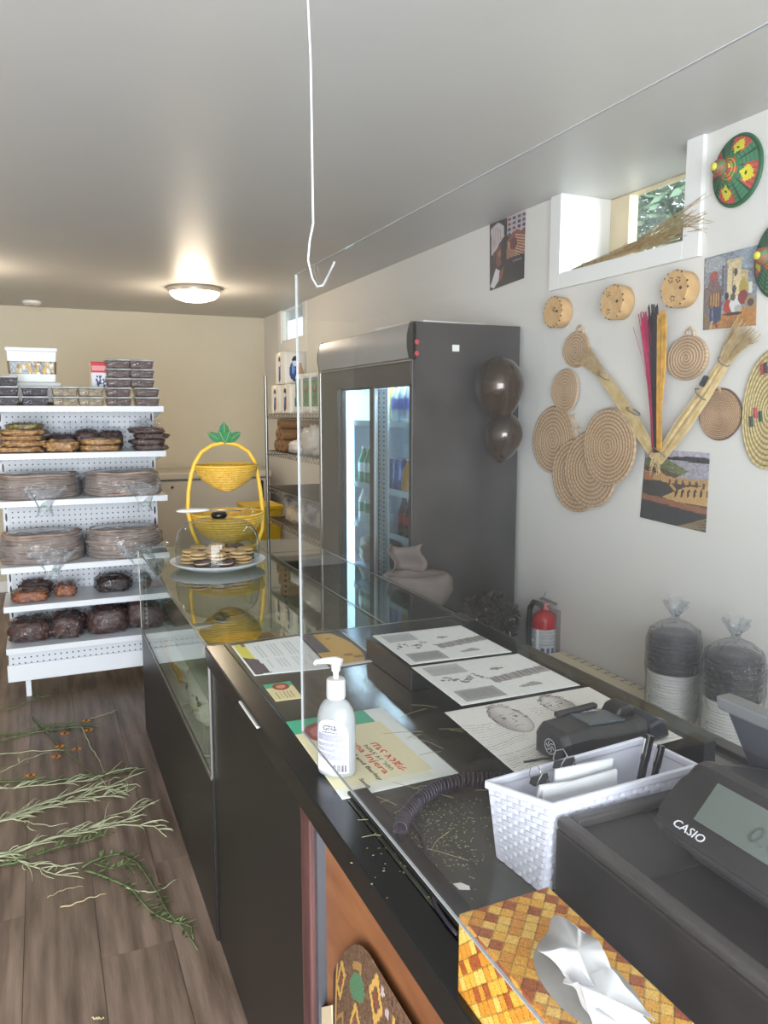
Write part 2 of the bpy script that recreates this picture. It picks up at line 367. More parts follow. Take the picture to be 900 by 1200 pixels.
# ceiling lamps and detector
M_lamp = mat('lamp_glass', (255, 244, 225), 0.4, emit=(255, 226, 180), estr=4.0)
M_ring = mat('lamp_ring', (190, 180, 165), 0.35, metal=0.3)
def lamp(loc, label, pw):
    t = thing('ceiling_lamp', label, 'lamp', loc, 'ceiling lamps')
    MB().lathe([(0.05, CH), (0.195, CH), (0.20, CH-.02), (0.195, CH-.035), (0.05, CH-.035)], (loc[0], loc[1], 0), 36).build('ring', M_ring, t, smooth=40)
    MB().lathe([(0.188, CH-.035), (0.18, CH-.055), (0.15, CH-.08), (0.09, CH-.098), (0.01, CH-.104)], (loc[0], loc[1], 0), 36).build('lamp_shade', M_lamp, t, smooth=True)
    l = bpy.data.lights.new('lamp_light', 'POINT'); l.energy = pw; l.color = (1.0, 0.83, 0.62); l.shadow_soft_size = 0.12
    o = bpy.data.objects.new('lamp_light', l); COL.objects.link(o); o.parent = t; o.location = (0, 0, -0.17)
lamp((1.13, 6.08, CH), 'lit round ceiling lamp nearest the far corner of the shop', 20)
lamp((-0.50, 5.73, CH), 'lit round ceiling lamp above the white gondola shelf at the left edge', 20)
t = thing('smoke_detector', 'small white smoke detector on the ceiling near the back wall', 'detector', (-0.01, 7.36, CH))
MB().lathe([(0.075, CH), (0.075, CH-.02), (0.05, CH-.035), (0.01, CH-.036)], (-0.01, 7.36, 0), 20).build('body', M_white, t, smooth=40)
MB().lathe([(0.02, CH-.036), (0.018, CH-.040)], (-0.01, 7.36, 0), 12).build('vent', mat('vent_grey', (150, 148, 144), 0.5), t)

# ------------------------------------------------------------------ glass display case
XA, XB, YC0, YC1 = 0.422, 1.28, 2.237, 4.017
M_blk = mat('black_laminate', (30, 28, 27), 0.38, var=0.12, vscale=2, stretch=(6, 6, 0.6))
M_lip = mat('black_lip', (22, 22, 22), 0.24)
M_alu = mat('brushed_aluminium', (150, 148, 142), 0.35, metal=0.8)
G_case = pane('case_glass', (240, 245, 242), refl=0.8)
G_top = pane('case_top_glass', (232, 238, 232), refl=1.25)
t = thing('display_case', 'low glass display case with black base under the cake dome', 'display case', ((XA+XB)/2, (YC0+YC1)/2, 0))
MB().box(XA, XB, YC0+.002, YC1, 0.0, 0.535).build('base', M_blk, t, bevel=0.003)
MB().box(XA+.008, XB-.008, YC0+.01, YC1-.008, 0.535, 0.542).build('deck', mat('case_deck', (214, 210, 200), 0.5, var=0.05), t)
MB().box(XA, XA+.006, YC0+.004, YC1, 0.542, T-.007).build('glass_front', G_case, t)
MB().box(XA+.007, XB-.007, YC1-.006, YC1, 0.542, T-.007).build('glass_end', G_case, t)
MB().box(XA, 1.0, YC0+.003, YC1, T-.006, T).build('glass_top', G_top, t)
MB().box(1.003, XB, YC0+.003, YC1, T-.006, T).build('glass_top', G_top, t)
MB().box(1.0, 1.003, YC0+.003, YC1, T-.008, T+.001).build('seam', M_alu, t)
MB().box(XA+.02, 0.99, YC0+.02, YC1-.02, 0.735, 0.741).build('glass_shelf', G_case, t)
MB().box(1.0, XB-.01, YC0+.01, YC1-.02, 0.542, T-.008).build('back_panel', mat('case_back', (58, 58, 56), 0.4), t)
MB().box(0.992, 0.9995, YC0+.01, YC1-.02, 0.545, T-.01).build('back_liner', mat('case_liner', (176, 172, 160), 0.4), t)
MB().box(XA+.002, XB-.002, YC0, YC0+.003, 0.0, T-.008).build('end_panel', M_blk, t)
for nm, b in (('sill_strip', (XA-.003, XA+.001, YC0+.004, YC1, 0.533, 0.545)), ('edge_strip', (XA-.002, XA+.002, YC0+.004, YC1, T-.009, T-.005)), ('edge_strip', (XA-.002, XB, YC0+.001, YC0+.005, T-.009, T+.0005)),
              ('edge_strip', (XB-.004, XB+.001, YC0+.004, YC1, T-.009, T+.0008)), ('edge_strip', (XA, XB, YC1-.002, YC1+.002, T-.008, T+.0005)), ('corner_strip', (XA-.002, XA+.003, YC1-.003, YC1+.002, 0.54, T-.006)), ('corner_strip', (XA-.002, XA+.004, YC0-.001, YC0+.005, 0.54, T-.006))):
    MB().box(*b).build(nm, M_alu, t)
MB().box(0.978, 0.9915, 3.3, 3.32, 0.545, T-.01).build('slotted_standard', holes_mat('slot_metal', (190, 192, 190), (0.02, 0.025), 0.3, (0, 2)), t)
MB().box(0.44, 0.452, YC1-.03, YC1-.018, 0.545, T-.01).build('slotted_standard', MATS['slot_metal'], t)

# ------------------------------------------------------------------ black service counter
YN = -0.35
t = thing('service_counter', 'black service counter with dark glass top under the papers and bottle', 'counter', (0.85, 1.0, 0)); counter = t
M_ctop = mat('counter_dark_glass', (64, 65, 58), 0.14, var=0.22, vscale=5, bump=0.02, bscale=300, spec=0.55)
MB().box(0.47, XB, YN, YC0-.002, T-.03, T).build('glass_top', M_ctop, t)
MB().box(0.412, 0.47, YN, YC0-.002, T-.052, T+.001).build('front_lip', M_lip, t, bevel=0.004)
MB().box(0.476, 0.515, 0.775, 1.235, T, T+.007).build('edge_bar', M_lip, t, bevel=0.002)
MB().box(XB-.04, XB, YN, YC0-.002, T, T+.012).build('back_rim', mat('rim_dark', (52, 50, 49), 0.4, var=0.15), t, bevel=0.003)
MB().box(0.43, XB-.02, 1.36, YC0-.002, 0.0, T-.052).build('side_panel', M_blk, t, bevel=0.002)
MB().box(0.425, 0.50, 1.305, 1.36, 0.0, T-.052).build('wood_post', mat('reddish_wood', (84, 52, 48), 0.6, var=0.35, vscale=6, stretch=(8, 8, .6), bump=0.3), t, bevel=0.004)
MB().box(0.435, 0.46, 1.288, 1.305, 0.0, T-.052).build('metal_strip', mat('grey_strip', (96, 98, 104), 0.4, metal=0.5), t)
MB().box(0.452, 0.47, YN+.02, 1.29, 0.0, T-.052).build('wood_panel', mat('brown_plywood', (150, 98, 60), 0.5, var=0.0, vscale=3, stretch=(5, 1, 5), rgb2=(118, 72, 44), bump=0.05), t)
MB().box(XB-.03, XB-.01, YN+.02, 1.36, 0.0, T-.052).build('rear_panel', M_blk, t)
MB().box(0.408, 0.4125, 1.62, 1.79, T-.013, T-.009).build('scuff_strip', M_white, t)
# raised glass shelf with the drawings, resting on a black box
t = thing('raised_glass_shelf', 'clear glass sheet raised on a black box under the three pencil drawings', 'glass shelf', (1.0, 1.5, T))
MB().box(0.80, 1.165, 1.03, 1.95, T+.063, T+.069).build('glass_sheet', pane('shelf_glass', (236, 241, 238), refl=0.5), t)
MB().box(0.81, 1.16, 1.655, 1.945, T+.0005, T+.0625).build('support_box', mat('black_box', (40, 41, 44), 0.3), t, bevel=0.003)
MB().box(1.13, 1.16, 1.03, 1.60, T+.0005, T+.0625).build('support_rail', MATS['black_box'], t)
ZS = T + .070

# ------------------------------------------------------------------ hanging clear screen
XP, ZPB, ZPT, YP1, YP0 = 0.395, 1.088, 1.872, 1.245, 0.26
t = thing('plastic_screen', 'large clear hanging plastic screen between the customer side and the counter', 'screen', (XP, 0.75, ZPB))
MB().box(XP, XP+.003, YP0, YP1, ZPB, ZPT).build('sheet', pane('acrylic', (249, 249, 249), ior=1.45, haze=0.010, hz=(215, 220, 228), hscale=7, refl=0.75), t)
M_edge = mat('acrylic_edge', (156, 158, 160), 0.35)
MB().box(XP-.0003, XP+.0033, YP1-.0005, YP1+.0010, ZPB, ZPT).build('edge', M_edge, t)
MB().box(XP-.0003, XP+.0033, YP0, YP1, ZPB-.0012, ZPB+.0004).build('edge', M_edge, t)
MB().box(XP+.001, XP+.002, YP0, YP1, ZPT, ZPT+.0008).build('edge', M_edge, t)
wr = [PX(x, y, XP-.003) for x, y in ((358, -60), (361, 5), (364, 70), (365, 130), (366, 200), (367, 262), (363, 282), (361, 305), (366, 326), (372, 336), (376, 334), (380, 316), (383, 306))]
wr = [Vector((wr[0].x, wr[0].y, CH))] + wr; wr[-1].x += .012; wr[-2].x += .01; wr[-3].x += .004
o = MB().tube(wr, 0.0018, 8).build('hanging_wire_hook', mat('white_wire', (178, 178, 182), 0.4), smooth=True, loc=wr[0])
tag(o, 'white bent wire hook hanging from the ceiling over the clear screen', 'hook')
# ------------------------------------------------------------------ white gondola shelf with its goods
GX0, GX1, GYF, GYB = -0.245, 0.682, 4.75, 5.14
M_gw = mat('white_enamel', (222, 224, 228), 0.4)
M_peg = holes_mat('pegboard', (206, 208, 214), 0.032, 0.14, (0, 2))
SHZ = [1.68, 1.415, 1.148, 0.772, 0.548, 0.302]
t = thing('gondola_shelf', 'white metal gondola shelf with pegboard back stocked with bagged flatbread', 'shelf', ((GX0+GX1)/2, (GYF+GYB)/2, 0))
for i in range(2):
    x = (GX0+.012, GX1-.042)[i]
    MB().box(x, x+.03, GYB, GYB+.035, 0.0, 1.70).build('upright', holes_mat('slotted_upright', (214, 216, 220), (0.03, 0.075), 0.36, (0, 2), (0.55, 1.0)), t)
MB().box(GX0+.042, GX1-.042, GYB+.005, GYB+.015, 0.13, 1.68).build('pegboard_back', M_peg, t)
for i, z in enumerate(SHZ):
    d = 0.0 if i else 0.03
    s = MB().box(GX0, GX1, GYF+d, GYB, z-.012, z).build('shelf_board', M_gw, t)
    MB().box(GX0, GX1, GYF+d-.004, GYF+d+.008, z-.034, z+.001).build('shelf_lip', M_gw, s, bevel=0.002)
    for x in (GX0+.004, GX1-.012):
        MB().prism([(x, GYF+d+.02, z-.012), (x, GYB, z-.012), (x, GYB, z-.075), (x, GYF+d+.1, z-.036)], (0.008, 0, 0)).build('bracket', M_gw, s)
MB().box(GX0+.01, GX1-.01, GYF+.012, GYF+.02, 0.20, 0.268).build('kick_panel', M_peg, t)
MB().box(GX0, GX1, GYF-.004, GYF+.014, 0.105, 0.205).build('base_panel', M_gw, t, bevel=0.004)
for x in (GX0+.09, GX1-.13): MB().box(x, x+.028, GYF+.03, GYF+.06, 0.0, 0.11).build('foot', M_gw, t)
MB().box(GX0, GX1, GYF+.014, GYB+.03, 0.14, 0.16).build('base_tray', M_gw, t)

M_film = pane('clear_film', (236, 238, 240), ior=1.4, haze=0.10, hz=(225, 228, 232), rough=0.14, hscale=22, crease=16, refl=2.2)
M_film2 = pane('bag_film', (242, 243, 245), ior=1.35, haze=0.03, hz=(225, 228, 232), rough=0.14, hscale=30, crease=24, refl=1.8)
M_lid = pane('tub_lid', (220, 224, 226), ior=1.45, haze=0.45, hz=(222, 224, 226), rough=0.15, hscale=9)
def food(n, a, b, sc=60): return mat('food_'+n, a, 0.5, rgb2=b, vscale=sc, bump=0.9, bscale=sc*1.6, detail=5)
F_dark = food('dark', (34, 28, 34), (78, 62, 66)); F_nut = food('nut', (120, 98, 72), (196, 176, 140)); F_brown = food('brown', (58, 40, 36), (128, 98, 86))
F_snack = food('snack', (150, 92, 40), (222, 176, 112), 45); F_choc = food('choc', (46, 26, 22), (98, 60, 50), 40); F_red = food('redspice', (126, 62, 36), (186, 120, 78), 70)
F_blk = food('black', (24, 14, 12), (64, 40, 34), 50); F_green = food('herb', (92, 84, 36), (170, 150, 70), 50)
# food tubs --------------------------------------------------------
M_neck = pane('gathered_film', (232, 234, 236), ior=1.45, haze=0.24, hz=(226, 229, 233), rough=0.16, hscale=34, crease=34, refl=2.6)
def tub_proto(fm, w, h=0.055):
    t = thing('food_tub', 'x', 'container')
    MB().hexa([(-w*.42,-.055,0),(w*.42,-.055,0),(w*.42,.055,0),(-w*.42,.055,0),(-w*.48,-.065,h-.012),(w*.48,-.065,h-.012),(w*.48,.065,h-.012),(-w*.48,.065,h-.012)]).build('contents', fm, t, bevel=0.006)
    MB().box(-w*.5, w*.5, -.07, .07, h-.011, h-.001).build('lid', M_lid, t, bevel=0.003)
    MB().hexa([(-w*.44,-.057,-.0),(w*.44,-.057,0),(w*.44,.057,0),(-w*.44,.057,0),(-w*.5,-.068,h-.011),(w*.5,-.068,h-.011),(w*.5,.068,h-.011),(-w*.5,.068,h-.011)]).build('tub_wall', M_film2, t)
    return t
ORD = ['first', 'second', 'third', 'fourth', 'fifth', 'sixth', 'seventh', 'eighth', 'ninth', 'tenth']
LEV = ['at the bottom', 'second from the bottom', 'third from the bottom', 'fourth from the bottom', 'fifth from the bottom']
wtub = 0.142
protos = {k: tub_proto(m_, wtub) for k, m_ in (('dark', F_dark), ('pale nut', F_nut), ('brown', F_brown))}
used = set()
cols = [(6, 3, 'dark'), (41, 2, 'dark'), (76, 2, 'pale nut'), (106, 2, 'pale nut'), (138, 2, 'brown'), (171, 2, 'brown')]
def put_tub(kind, loc, label):
    if kind in used: o = dup(protos[kind], loc)
    else: o = protos[kind]; o.location = loc; used.add(kind)
    o['label'] = label; o['group'] = 'food tubs on the top shelf'
for ci, (px, n, kd) in enumerate(cols):
    x = PY(px, 465, 4.86).x
    for k in range(n): put_tub(kd, (x, 4.86, 1.6805+k*.0555), f'clear tub of {kd} food, {LEV[k]}, {ORD[ci]} stack on the top shelf')
for ci, px in enumerate((138, 165)):
    x = PY(px, 440, 4.90).x
    for k in range(3): put_tub('brown', (x, 4.90 + .005*k, 1.6805+(2+k)*.0555), f'clear tub of brown food, {LEV[k+2]}, {ORD[ci+4]} stack on the top shelf')
# white tubs with a printed band
z0 = 1.6815
def white_tub(x0, x1, y0, y1, z0, z1, label, band):
    t = thing('white_carton', label, 'container', ((x0+x1)/2, (y0+y1)/2, z0))
    e = .012
    MB().hexa([(x0+e,y0+e,z0),(x1-e,y0+e,z0),(x1-e,y1,z0),(x0+e,y1,z0),(x0,y0,z1-.02),(x1,y0,z1-.02),(x1,y1,z1-.02),(x0,y1,z1-.02)]).build('body', M_white, t, bevel=0.006)
    MB().box(x0-.006, x1+.006, y0-.006, y1+.006, z1-.022, z1).build('lid', M_white, t, bevel=0.004)
    if band:
        p = Pic(60, 14, (196, 178, 150)); p.grain(38, 2); p.rect(0.05, 0, .42, 1, (150, 170, 200), .6)
        for k in range(26): p.ell(rng.uniform(.1, .97), rng.uniform(.3, .9), .03, .2, (random.choice([(214,170,70),(230,222,205),(150,110,70),(120,140,180)])), .8)
        p.rect(0, 0, .05, 1, (120, 86, 50)); p.rect(.95, 0, 1, 1, (90, 66, 44))
        zb = z0 + (z1-z0)*.24; zt = z0 + (z1-z0)*.60; yy = y0 - .0025
        print_sheet('printed_band', None, None, [(x0+.002, yy, zt), (x1-.002, yy, zt), (x1-.006, yy+.004, zb), (x0+.006, yy+.004, zb)], p, parent=t)
a = PY(8, 430, 4.98); b = PY(69, 430, 4.98)
white_tub(a.x, b.x, 4.98, 5.12, z0+.02, z0+.135, 'plain white carton under the printed white tub on the top shelf', False)
white_tub(a.x, b.x-.01, 4.97, 5.12, z0+.136, z0+.335, 'white tub with a printed photo band stacked on a white carton', True)
o = MB().box(a.x-.01, b.x+.03, 4.985, 5.125, z0-.001, z0+.019).build('brown_tray', mat('cardboard', (120, 92, 66), 0.8, var=0.1), loc=(a.x, 5.05, z0), bevel=0.002)
tag(o, 'flat brown cardboard tray under the white cartons on the top shelf', 'tray')
t = thing('snack_box', 'small red and white printed box beside the tubs on the top shelf', 'box', (PY(113, 440, 4.94).x, 4.99, z0+.111))
x0, x1 = PY(107, 440, 4.95).x, PY(125, 440, 4.95).x
MB().box(x0, x1, 4.955, 5.10, z0+.111, z0+.262).build('carton', mat('pale_carton', (206, 200, 190), 0.6), t, bevel=0.002)
p = Pic(18, 26, (222, 220, 222)); p.rect(0, 0, 1, .42, (196, 52, 62)); p.rect(.08, .14, .92, .34, (240, 190, 190), .7)
for k in range(22): p.ell(rng.uniform(.3, .95), rng.uniform(.55, .95), .07, .04, (60, 60, 110))
print_sheet('printed_face', None, None, [(x0, 4.9535, z0+.262), (x1, 4.9535, z0+.262), (x1, 4.9535, z0+.111), (x0, 4.9535, z0+.111)], p, parent=t)
# bags of snacks ---------------------------------------------------
def bag(name, label, fm, c, rx, ry, rz, group, seed, tail=None):
    t = thing(name, label, 'bag', (c[0], c[1], c[2]-rz), group)
    MB().blob(c, rx*.96, ry*.96, rz*.94, 32, 18, 0.6, 0.34, 5.0, seed, flat=rz*.9).build('contents', fm, t, smooth=True)
    mb = MB().blob((c[0], c[1], c[2]+rz*.03), rx*1.03, ry*1.04, rz*1.0, 32, 18, 0.62, 0.22, 9.0, seed+3, flat=rz*.96)
    if tail: # loose end of the plastic standing up or hanging
        tx, ty, tz, w = tail
        mb.grid(lambda u, v: Vector((c[0]+rx*.1+tx*v + (u-.5)*w*(1+.5*v), c[1]+ty*v+.014*math.sin(u*17+seed), c[2]+rz*.5+tz*v+.01*math.sin(u*9+v*6+seed))), 12, 6)
    mb.build('plastic_film', M_film2, t, smooth=True); return t
z1 = SHZ[1]
xa = PY(25, 500, 4.92).x
for k in range(5):
    bag('snack_bag', f'flat bag of golden chips, {LEV[k]}, left stack on the second shelf' if k < 4 else 'bag of greenish golden snack chips on top of the left stack, second shelf', F_snack if k < 4 else F_green,
        (xa + (.01 if k % 2 else -.01) + (.03 if k == 4 else 0), 4.90, z1+.019+k*.033), 0.125-(.03 if k == 4 else 0), 0.12, 0.0185, 'snack bags on the second shelf', k*1.3)
xa = PY(71, 500, 4.90).x
bag('snack_bag', 'single thick bag of golden snack chips, second stack on the second shelf', F_snack, (xa, 4.88, z1+.036), 0.092, 0.10, 0.036, 'snack bags on the second shelf', 9.1)
bag('snack_bag', 'dark bag peeking up behind the single golden bag, second shelf', F_choc, (xa, 5.03, z1+.05), 0.085, 0.06, 0.05, 'snack bags on the second shelf', 11.1, (0, .02, .06, .12))
xa = PY(116, 510, 4.90).x
for k in range(2):
    bag('snack_bag', f'{("lower", "upper")[k]} golden chip bag of the pair in the middle of the second shelf', F_snack, (xa, 4.88, z1+.02+k*.040), 0.118, 0.10, 0.0205, 'snack bags on the second shelf', 13+k)
bag('snack_bag', 'dark bag behind the pair of golden bags, left one on the second shelf', F_choc, (xa-.06, 5.03, z1+.062), 0.07, 0.06, 0.062, 'snack bags on the second shelf', 16, (-.02, .02, .09, .2))
bag('snack_bag', 'dark bag behind the pair of golden bags, right one on the second shelf', F_choc, (xa+.075, 5.03, z1+.058), 0.07, 0.06, 0.058, 'snack bags on the second shelf', 17, (.02, .02, .05, .12))
xa = PY(173, 515, 4.90).x
for k in range(4):
    bag('snack_bag', f'flat bag of dark brown snacks, {LEV[k]}, right stack on the second shelf', F_brown, (xa+(.012, -.004, .02, -.01)[k], 4.88, z1+.019+k*.034), 0.098, 0.10, 0.0195, 'snack bags on the second shelf', 20+k, (0, .05, .06, .12) if k == 3 else None)
# stacks of injera in knotted bags ---------------------------------
M_inj = mat('injera', (150, 126, 112), 0.75, rgb2=(186, 162, 146), vscale=14, bump=0.4, bscale=90)
def injera(label, cx, cy, z, r, h, n, seed, kx):
    t = thing('injera_stack', label, 'flatbread', (cx, cy, z), 'bagged stacks of flatbread')
    rr = random.Random(seed)
    for k in range(n):
        zz = z + .006 + h*k/n; rk = r*(1-.10*(k/n)**2) + rr.uniform(-.008, .008); th = h/n
        dx, dy, ph = rr.uniform(-.008, .008), rr.uniform(-.006, .006), rr.uniform(0, 6)
        mb = MB(); sag = 0.35*th
        mb.lathe([(rk*.3, zz+th*.9), (rk*.8, zz+th*.85), (rk*.985, zz+th*.95), (rk, zz+th*.5), (rk*.985, zz-.001), (rk*.3, zz)], (cx+dx, cy+dy, 0), 28, sy=0.77, lump=lambda a, i: 1+.025*math.sin(3*a+ph)+.012*math.sin(7*a+2*ph))
        mb.v = [(p[0], p[1], p[2] + sag*math.sin(4*math.atan2(p[1]-cy, p[0]-cx)+ph)*((Vector((p[0]-cx, p[1]-cy)).length/r)**2) + .0) for p in mb.v]
        mb.build('flatbread', M_inj, t, smooth=True)
    mb = MB()
    mb.lathe([(r*1.02, z+.004), (r*1.05, z+h*.4), (r*1.02, z+h*.85), (r*.85, z+h*1.04), (r*.4, z+h*1.1), (r*.05, z+h*1.12)], (cx, cy, 0), 40, sy=0.785, caps=False, lump=lambda a, i: 1+.018*math.sin(9*a+i*2+seed)+.012*math.sin(17*a-i))
    mb.build('plastic_bag', M_film, t, smooth=True)
    # twisted neck of the bag flopping over the shelf edge
    mb = MB(); nz = z + h*.30; y0 = cy - r*.78 - .008
    def fn(u, v):
        a = (u-.5)*2; w = r*.62*(1-v)**1.3 + .012 + (.05*max(0, v-.72)/.28)
        return Vector((kx + a*w + .02*math.sin(9*u+seed), y0 - .028*math.sin(min(1, v*1.4)*PI*.5) - .016*math.cos(a*7+v*5+seed)*(1-.5*v), nz + .03*(1-v) - .13*v + .012*math.sin(a*11+seed)*(1-v)))
    mb.grid(fn, 26, 14)
    mb.build('bag_neck', M_neck, t, smooth=True)
    MB().lathe([(.012, -.004), (.014, 0), (.012, .004)], (kx, y0-.03, nz-.075), 10).build('twist_tie', mat('green_tie', (120, 190, 160), 0.5), t)
xc = [PY(45, 570, 4.93).x, PY(141, 570, 4.93).x]
injera('bagged flatbread stack, left one on the third shelf', xc[0]-.005, 4.955, SHZ[2], .228, .135, 10, 1, xc[0]+.02)
injera('bagged flatbread stack, right one on the third shelf', xc[1]+.01, 4.955, SHZ[2], .222, .135, 10, 2, xc[1]+.12)
injera('bagged flatbread stack, left one on the fourth shelf', xc[0]+.0, 4.955, SHZ[3], .228, .165, 11, 3, xc[0]+.06)
injera('bagged flatbread stack, right one on the fourth shelf', xc[1]+.012, 4.955, SHZ[3], .222, .165, 11, 4, xc[1]+.10)
# fifth and sixth shelf --------------------------------------------
z4, z5 = SHZ[4], SHZ[5]
def pk(px, py, y): return PY(px, py, y).x
bag('spice_pack', 'orange-brown spice pack lying at the left of the fifth shelf', F_red, (pk(36, 700, 4.88), 4.87, z4+.036), .098, .085, .036, 'packs on the fifth shelf', 31)
bag('spice_pack', 'darker red pack behind the orange-brown pack on the fifth shelf', F_choc, (pk(42, 690, 5.0), 5.03, z4+.045), .09, .06, .045, 'packs on the fifth shelf', 32)
bag('spice_pack', 'small tan pack beside the orange-brown pack on the fifth shelf', F_red, (pk(77, 692, 4.93), 4.93, z4+.038), .062, .08, .038, 'packs on the fifth shelf', 33, (.06, .0, .03, .06))
bag('spice_pack', 'black pack of dark seeds in the middle of the fifth shelf', F_blk, (pk(133, 690, 4.95), 4.95, z4+.05), .105, .09, .05, 'packs on the fifth shelf', 34)
bag('spice_pack', 'reddish pack at the right end of the fifth shelf seen through the case glass', F_red, (pk(183, 690, 4.95), 4.95, z4+.03), .06, .07, .03, 'packs on the fifth shelf', 35)
for i, (px, w, hh) in enumerate(((36, .115, .068), (79, .10, .072), (126, .118, .082), (165, .085, .10), (203, .115, .075))):
    bag('dark_grain_bag', ('leftmost', 'second', 'third', 'fourth', 'fifth')[i] + ' clear bag of dark brown crumbs' + (' from the left' if i else '') + ' on the bottom gondola shelf', F_choc, (pk(px, 735, 4.92), 4.92 + (.05 if i == 3 else 0), z5+hh*.97), w, .11, hh, 'bags of dark crumbs on the bottom shelf', 40+i, (.02, .05, .03, .12))

# ------------------------------------------------------------------ chest freezer, bin at the back
t = thing('chest_freezer', 'beige chest freezer against the back wall behind the yellow basket', 'freezer', (1.25, 7.38, 0))
M_fz = mat('freezer_beige', (186, 180, 168), 0.45)
MB().box(0.55, 1.97, 7.08, 7.72, 0.05, 1.03).build('body', M_fz, t, bevel=0.01)
MB().box(0.54, 1.98, 7.06, 7.72, 1.036, 1.10).build('lid', M_fz, t, bevel=0.012)
MB().box(0.56, 1.96, 7.10, 7.72, 0.0, 0.05).build('plinth', mat('plinth_dark', (60, 58, 55), 0.6), t)
MB().lathe([(.012, 7.07), (.012, 7.082)], (1.06, 0, .97), 10, ax='y').build('lock', mat('dark_lock', (50, 50, 52), 0.4), t)
a = PY(303, 563, 7.07); b = PY(309, 583, 7.07)
MB().box(a.x, b.x, 7.072, 7.081, b.z, a.z).build('control_label', mat('label_black', (28, 28, 30), 0.4), t)
a, b = PY(291, 597, 6.2), PY(330, 640, 6.2)
t = thing('yellow_bin', 'yellow plastic bin on the floor behind the wire rack', 'bin', ((a.x+b.x)/2, 6.35, 0))
M_yb = mat('yellow_plastic', (206, 168, 30), 0.45)
MB().hexa([(a.x+.03,6.2,0),(b.x-.03,6.2,0),(b.x-.03,6.5,0),(a.x+.03,6.5,0),(a.x,6.17,.84),(b.x,6.17,.84),(b.x,6.53,.84),(a.x,6.53,.84)]).build('body', M_yb, t, bevel=0.01)
MB().box(a.x-.015, b.x+.015, 6.155, 6.545, .84, .872).build('rim', M_yb, t, bevel=0.006)
# ------------------------------------------------------------------ chrome wire rack
RX0, RX1, RY0, RY1 = 1.53, 2.03, 4.36, 5.58
M_chr = mat('chrome_wire', (150, 148, 144), 0.28, metal=0.85)
t = thing('wire_rack', 'chrome wire shelving rack against the right wall beyond the drinks cooler', 'rack', ((RX0+RX1)/2, (RY0+RY1)/2, 0))
RZ = [1.63, 1.362, 1.09, 0.86, 0.35]
for x in (RX0, RX1):
    for y in (RY0, RY1): MB().cyl((x, y, 0), (x, y, 1.91), .0125, n=10).build('post', M_chr, t, smooth=40)
for z in RZ:
    mb = MB()
    for zz in (z, z-.032):
        mb.tube([(RX0,RY0,zz),(RX1,RY0,zz),(RX1,RY1,zz),(RX0,RY1,zz)], .003, 6, closed=True)
    for x in (RX0, RX1):
        k = 40; mb.tube([(x, RY0+(RY1-RY0)*i/k, z if i % 2 else z-.032) for i in range(k+1)], .0022, 5)
    k = 16; mb.tube([(RX0+(RX1-RX0)*i/k, RY0, z if i % 2 else z-.032) for i in range(k+1)], .0022, 5)
    for i in range(1, 40): y = RY0+(RY1-RY0)*i/40; mb.cyl((RX0, y, z), (RX1, y, z), .0018, n=4)
    mb.build('wire_shelf', M_chr, t)
MB().box(RX0+.01, RX1-.01, RY0+.01, RY1-.01, RZ[2]+.003, RZ[2]+.009).build('shelf_liner', mat('dark_liner', (70, 66, 62), 0.7), t)
# paper towel packs
def towel_pack(label, c, w, d, h, prnt):
    t = thing('paper_towel_pack', label, 'paper towels', (c[0], c[1], c[2]), 'paper towel packs on the wire rack')
    x0, y0, z0 = c[0]-d/2, c[1]-w/2, c[2]
    mb = MB(); n = 2
    for i in range(n): mb.lathe([(w/n*.3, z0+.001), (w/n*.5, z0+.004), (w/n*.5, z0+h-.004), (w/n*.3, z0+h)], (c[0]-d*.22, y0+w/n*(i+.5), 0), 16)
    for i in range(n): mb.lathe([(w/n*.3, z0+.001), (w/n*.5, z0+.004), (w/n*.5, z0+h-.004), (w/n*.3, z0+h)], (c[0]+d*.22, y0+w/n*(i+.5), 0), 16)
    mb.build('rolls', mat('towel_paper', (226, 216, 200), 0.8), t, smooth=40)
    MB().box(x0, c[0]+d/2, y0-.002, y0+w+.002, z0, z0+h+.002).build('wrapper', mat('towel_wrap', (232, 222, 204), 0.45), t, bevel=0.012, smooth=40)
    p = Pic(24, 36, (232, 224, 208))
    if prnt == 'blue':
        p.ell(.42, .62, .26, .34, (52, 78, 132)); p.ell(.48, .22, .17, .14, (40, 46, 70)); p.ell(.45, .34, .12, .10, (216, 220, 228)); p.ell(.74, .68, .17, .26, (204, 138, 74)); p.ell(.74, .42, .09, .12, (196, 140, 90)); p.ell(.36, .55, .08, .16, (120, 150, 196))
    else:
        p = Pic(20, 40, (232, 228, 216)); p.rect(0, .08, 1, .86, (70, 140, 66)); p.grain(16, 2); p.rect(0, .08, 1, .15, (110, 132, 150)); p.ell(.45, .38, .4, .13, (86, 66, 48)); p.ell(.4, .32, .25, .08, (150, 130, 90)); p.ell(.5, .65, .3, .14, (40, 110, 60))
    e = .012
    # faces toward the shop (-x) and toward the front (-y)
    print_sheet('print', None, None, [(x0-.0012, y0+w-e, z0+h-e), (x0-.0012, y0+e, z0+h-e), (x0-.0012, y0+e, z0+e), (x0-.0012, y0+w-e, z0+e)], p, parent=t)
    print_sheet('print', None, None, [(x0+e, y0-.0032, z0+h-e), (c[0]+d/2-e, y0-.0032, z0+h-e), (c[0]+d/2-e, y0-.0032, z0+e), (x0+e, y0-.0032, z0+e)], p, parent=t)
zz = RZ[0]+.003
towel_pack('paper towel pack with blue print, lower left on the wire rack', (1.63, 5.40, zz), .20, .16, .20, 'blue')
towel_pack('paper towel pack with blue print, lower right on the wire rack', (1.63, 5.15, zz), .20, .16, .20, 'blue')
towel_pack('paper towel pack with blue print stacked on top of the two others', (1.63, 5.27, zz+.203), .22, .16, .22, 'blue')
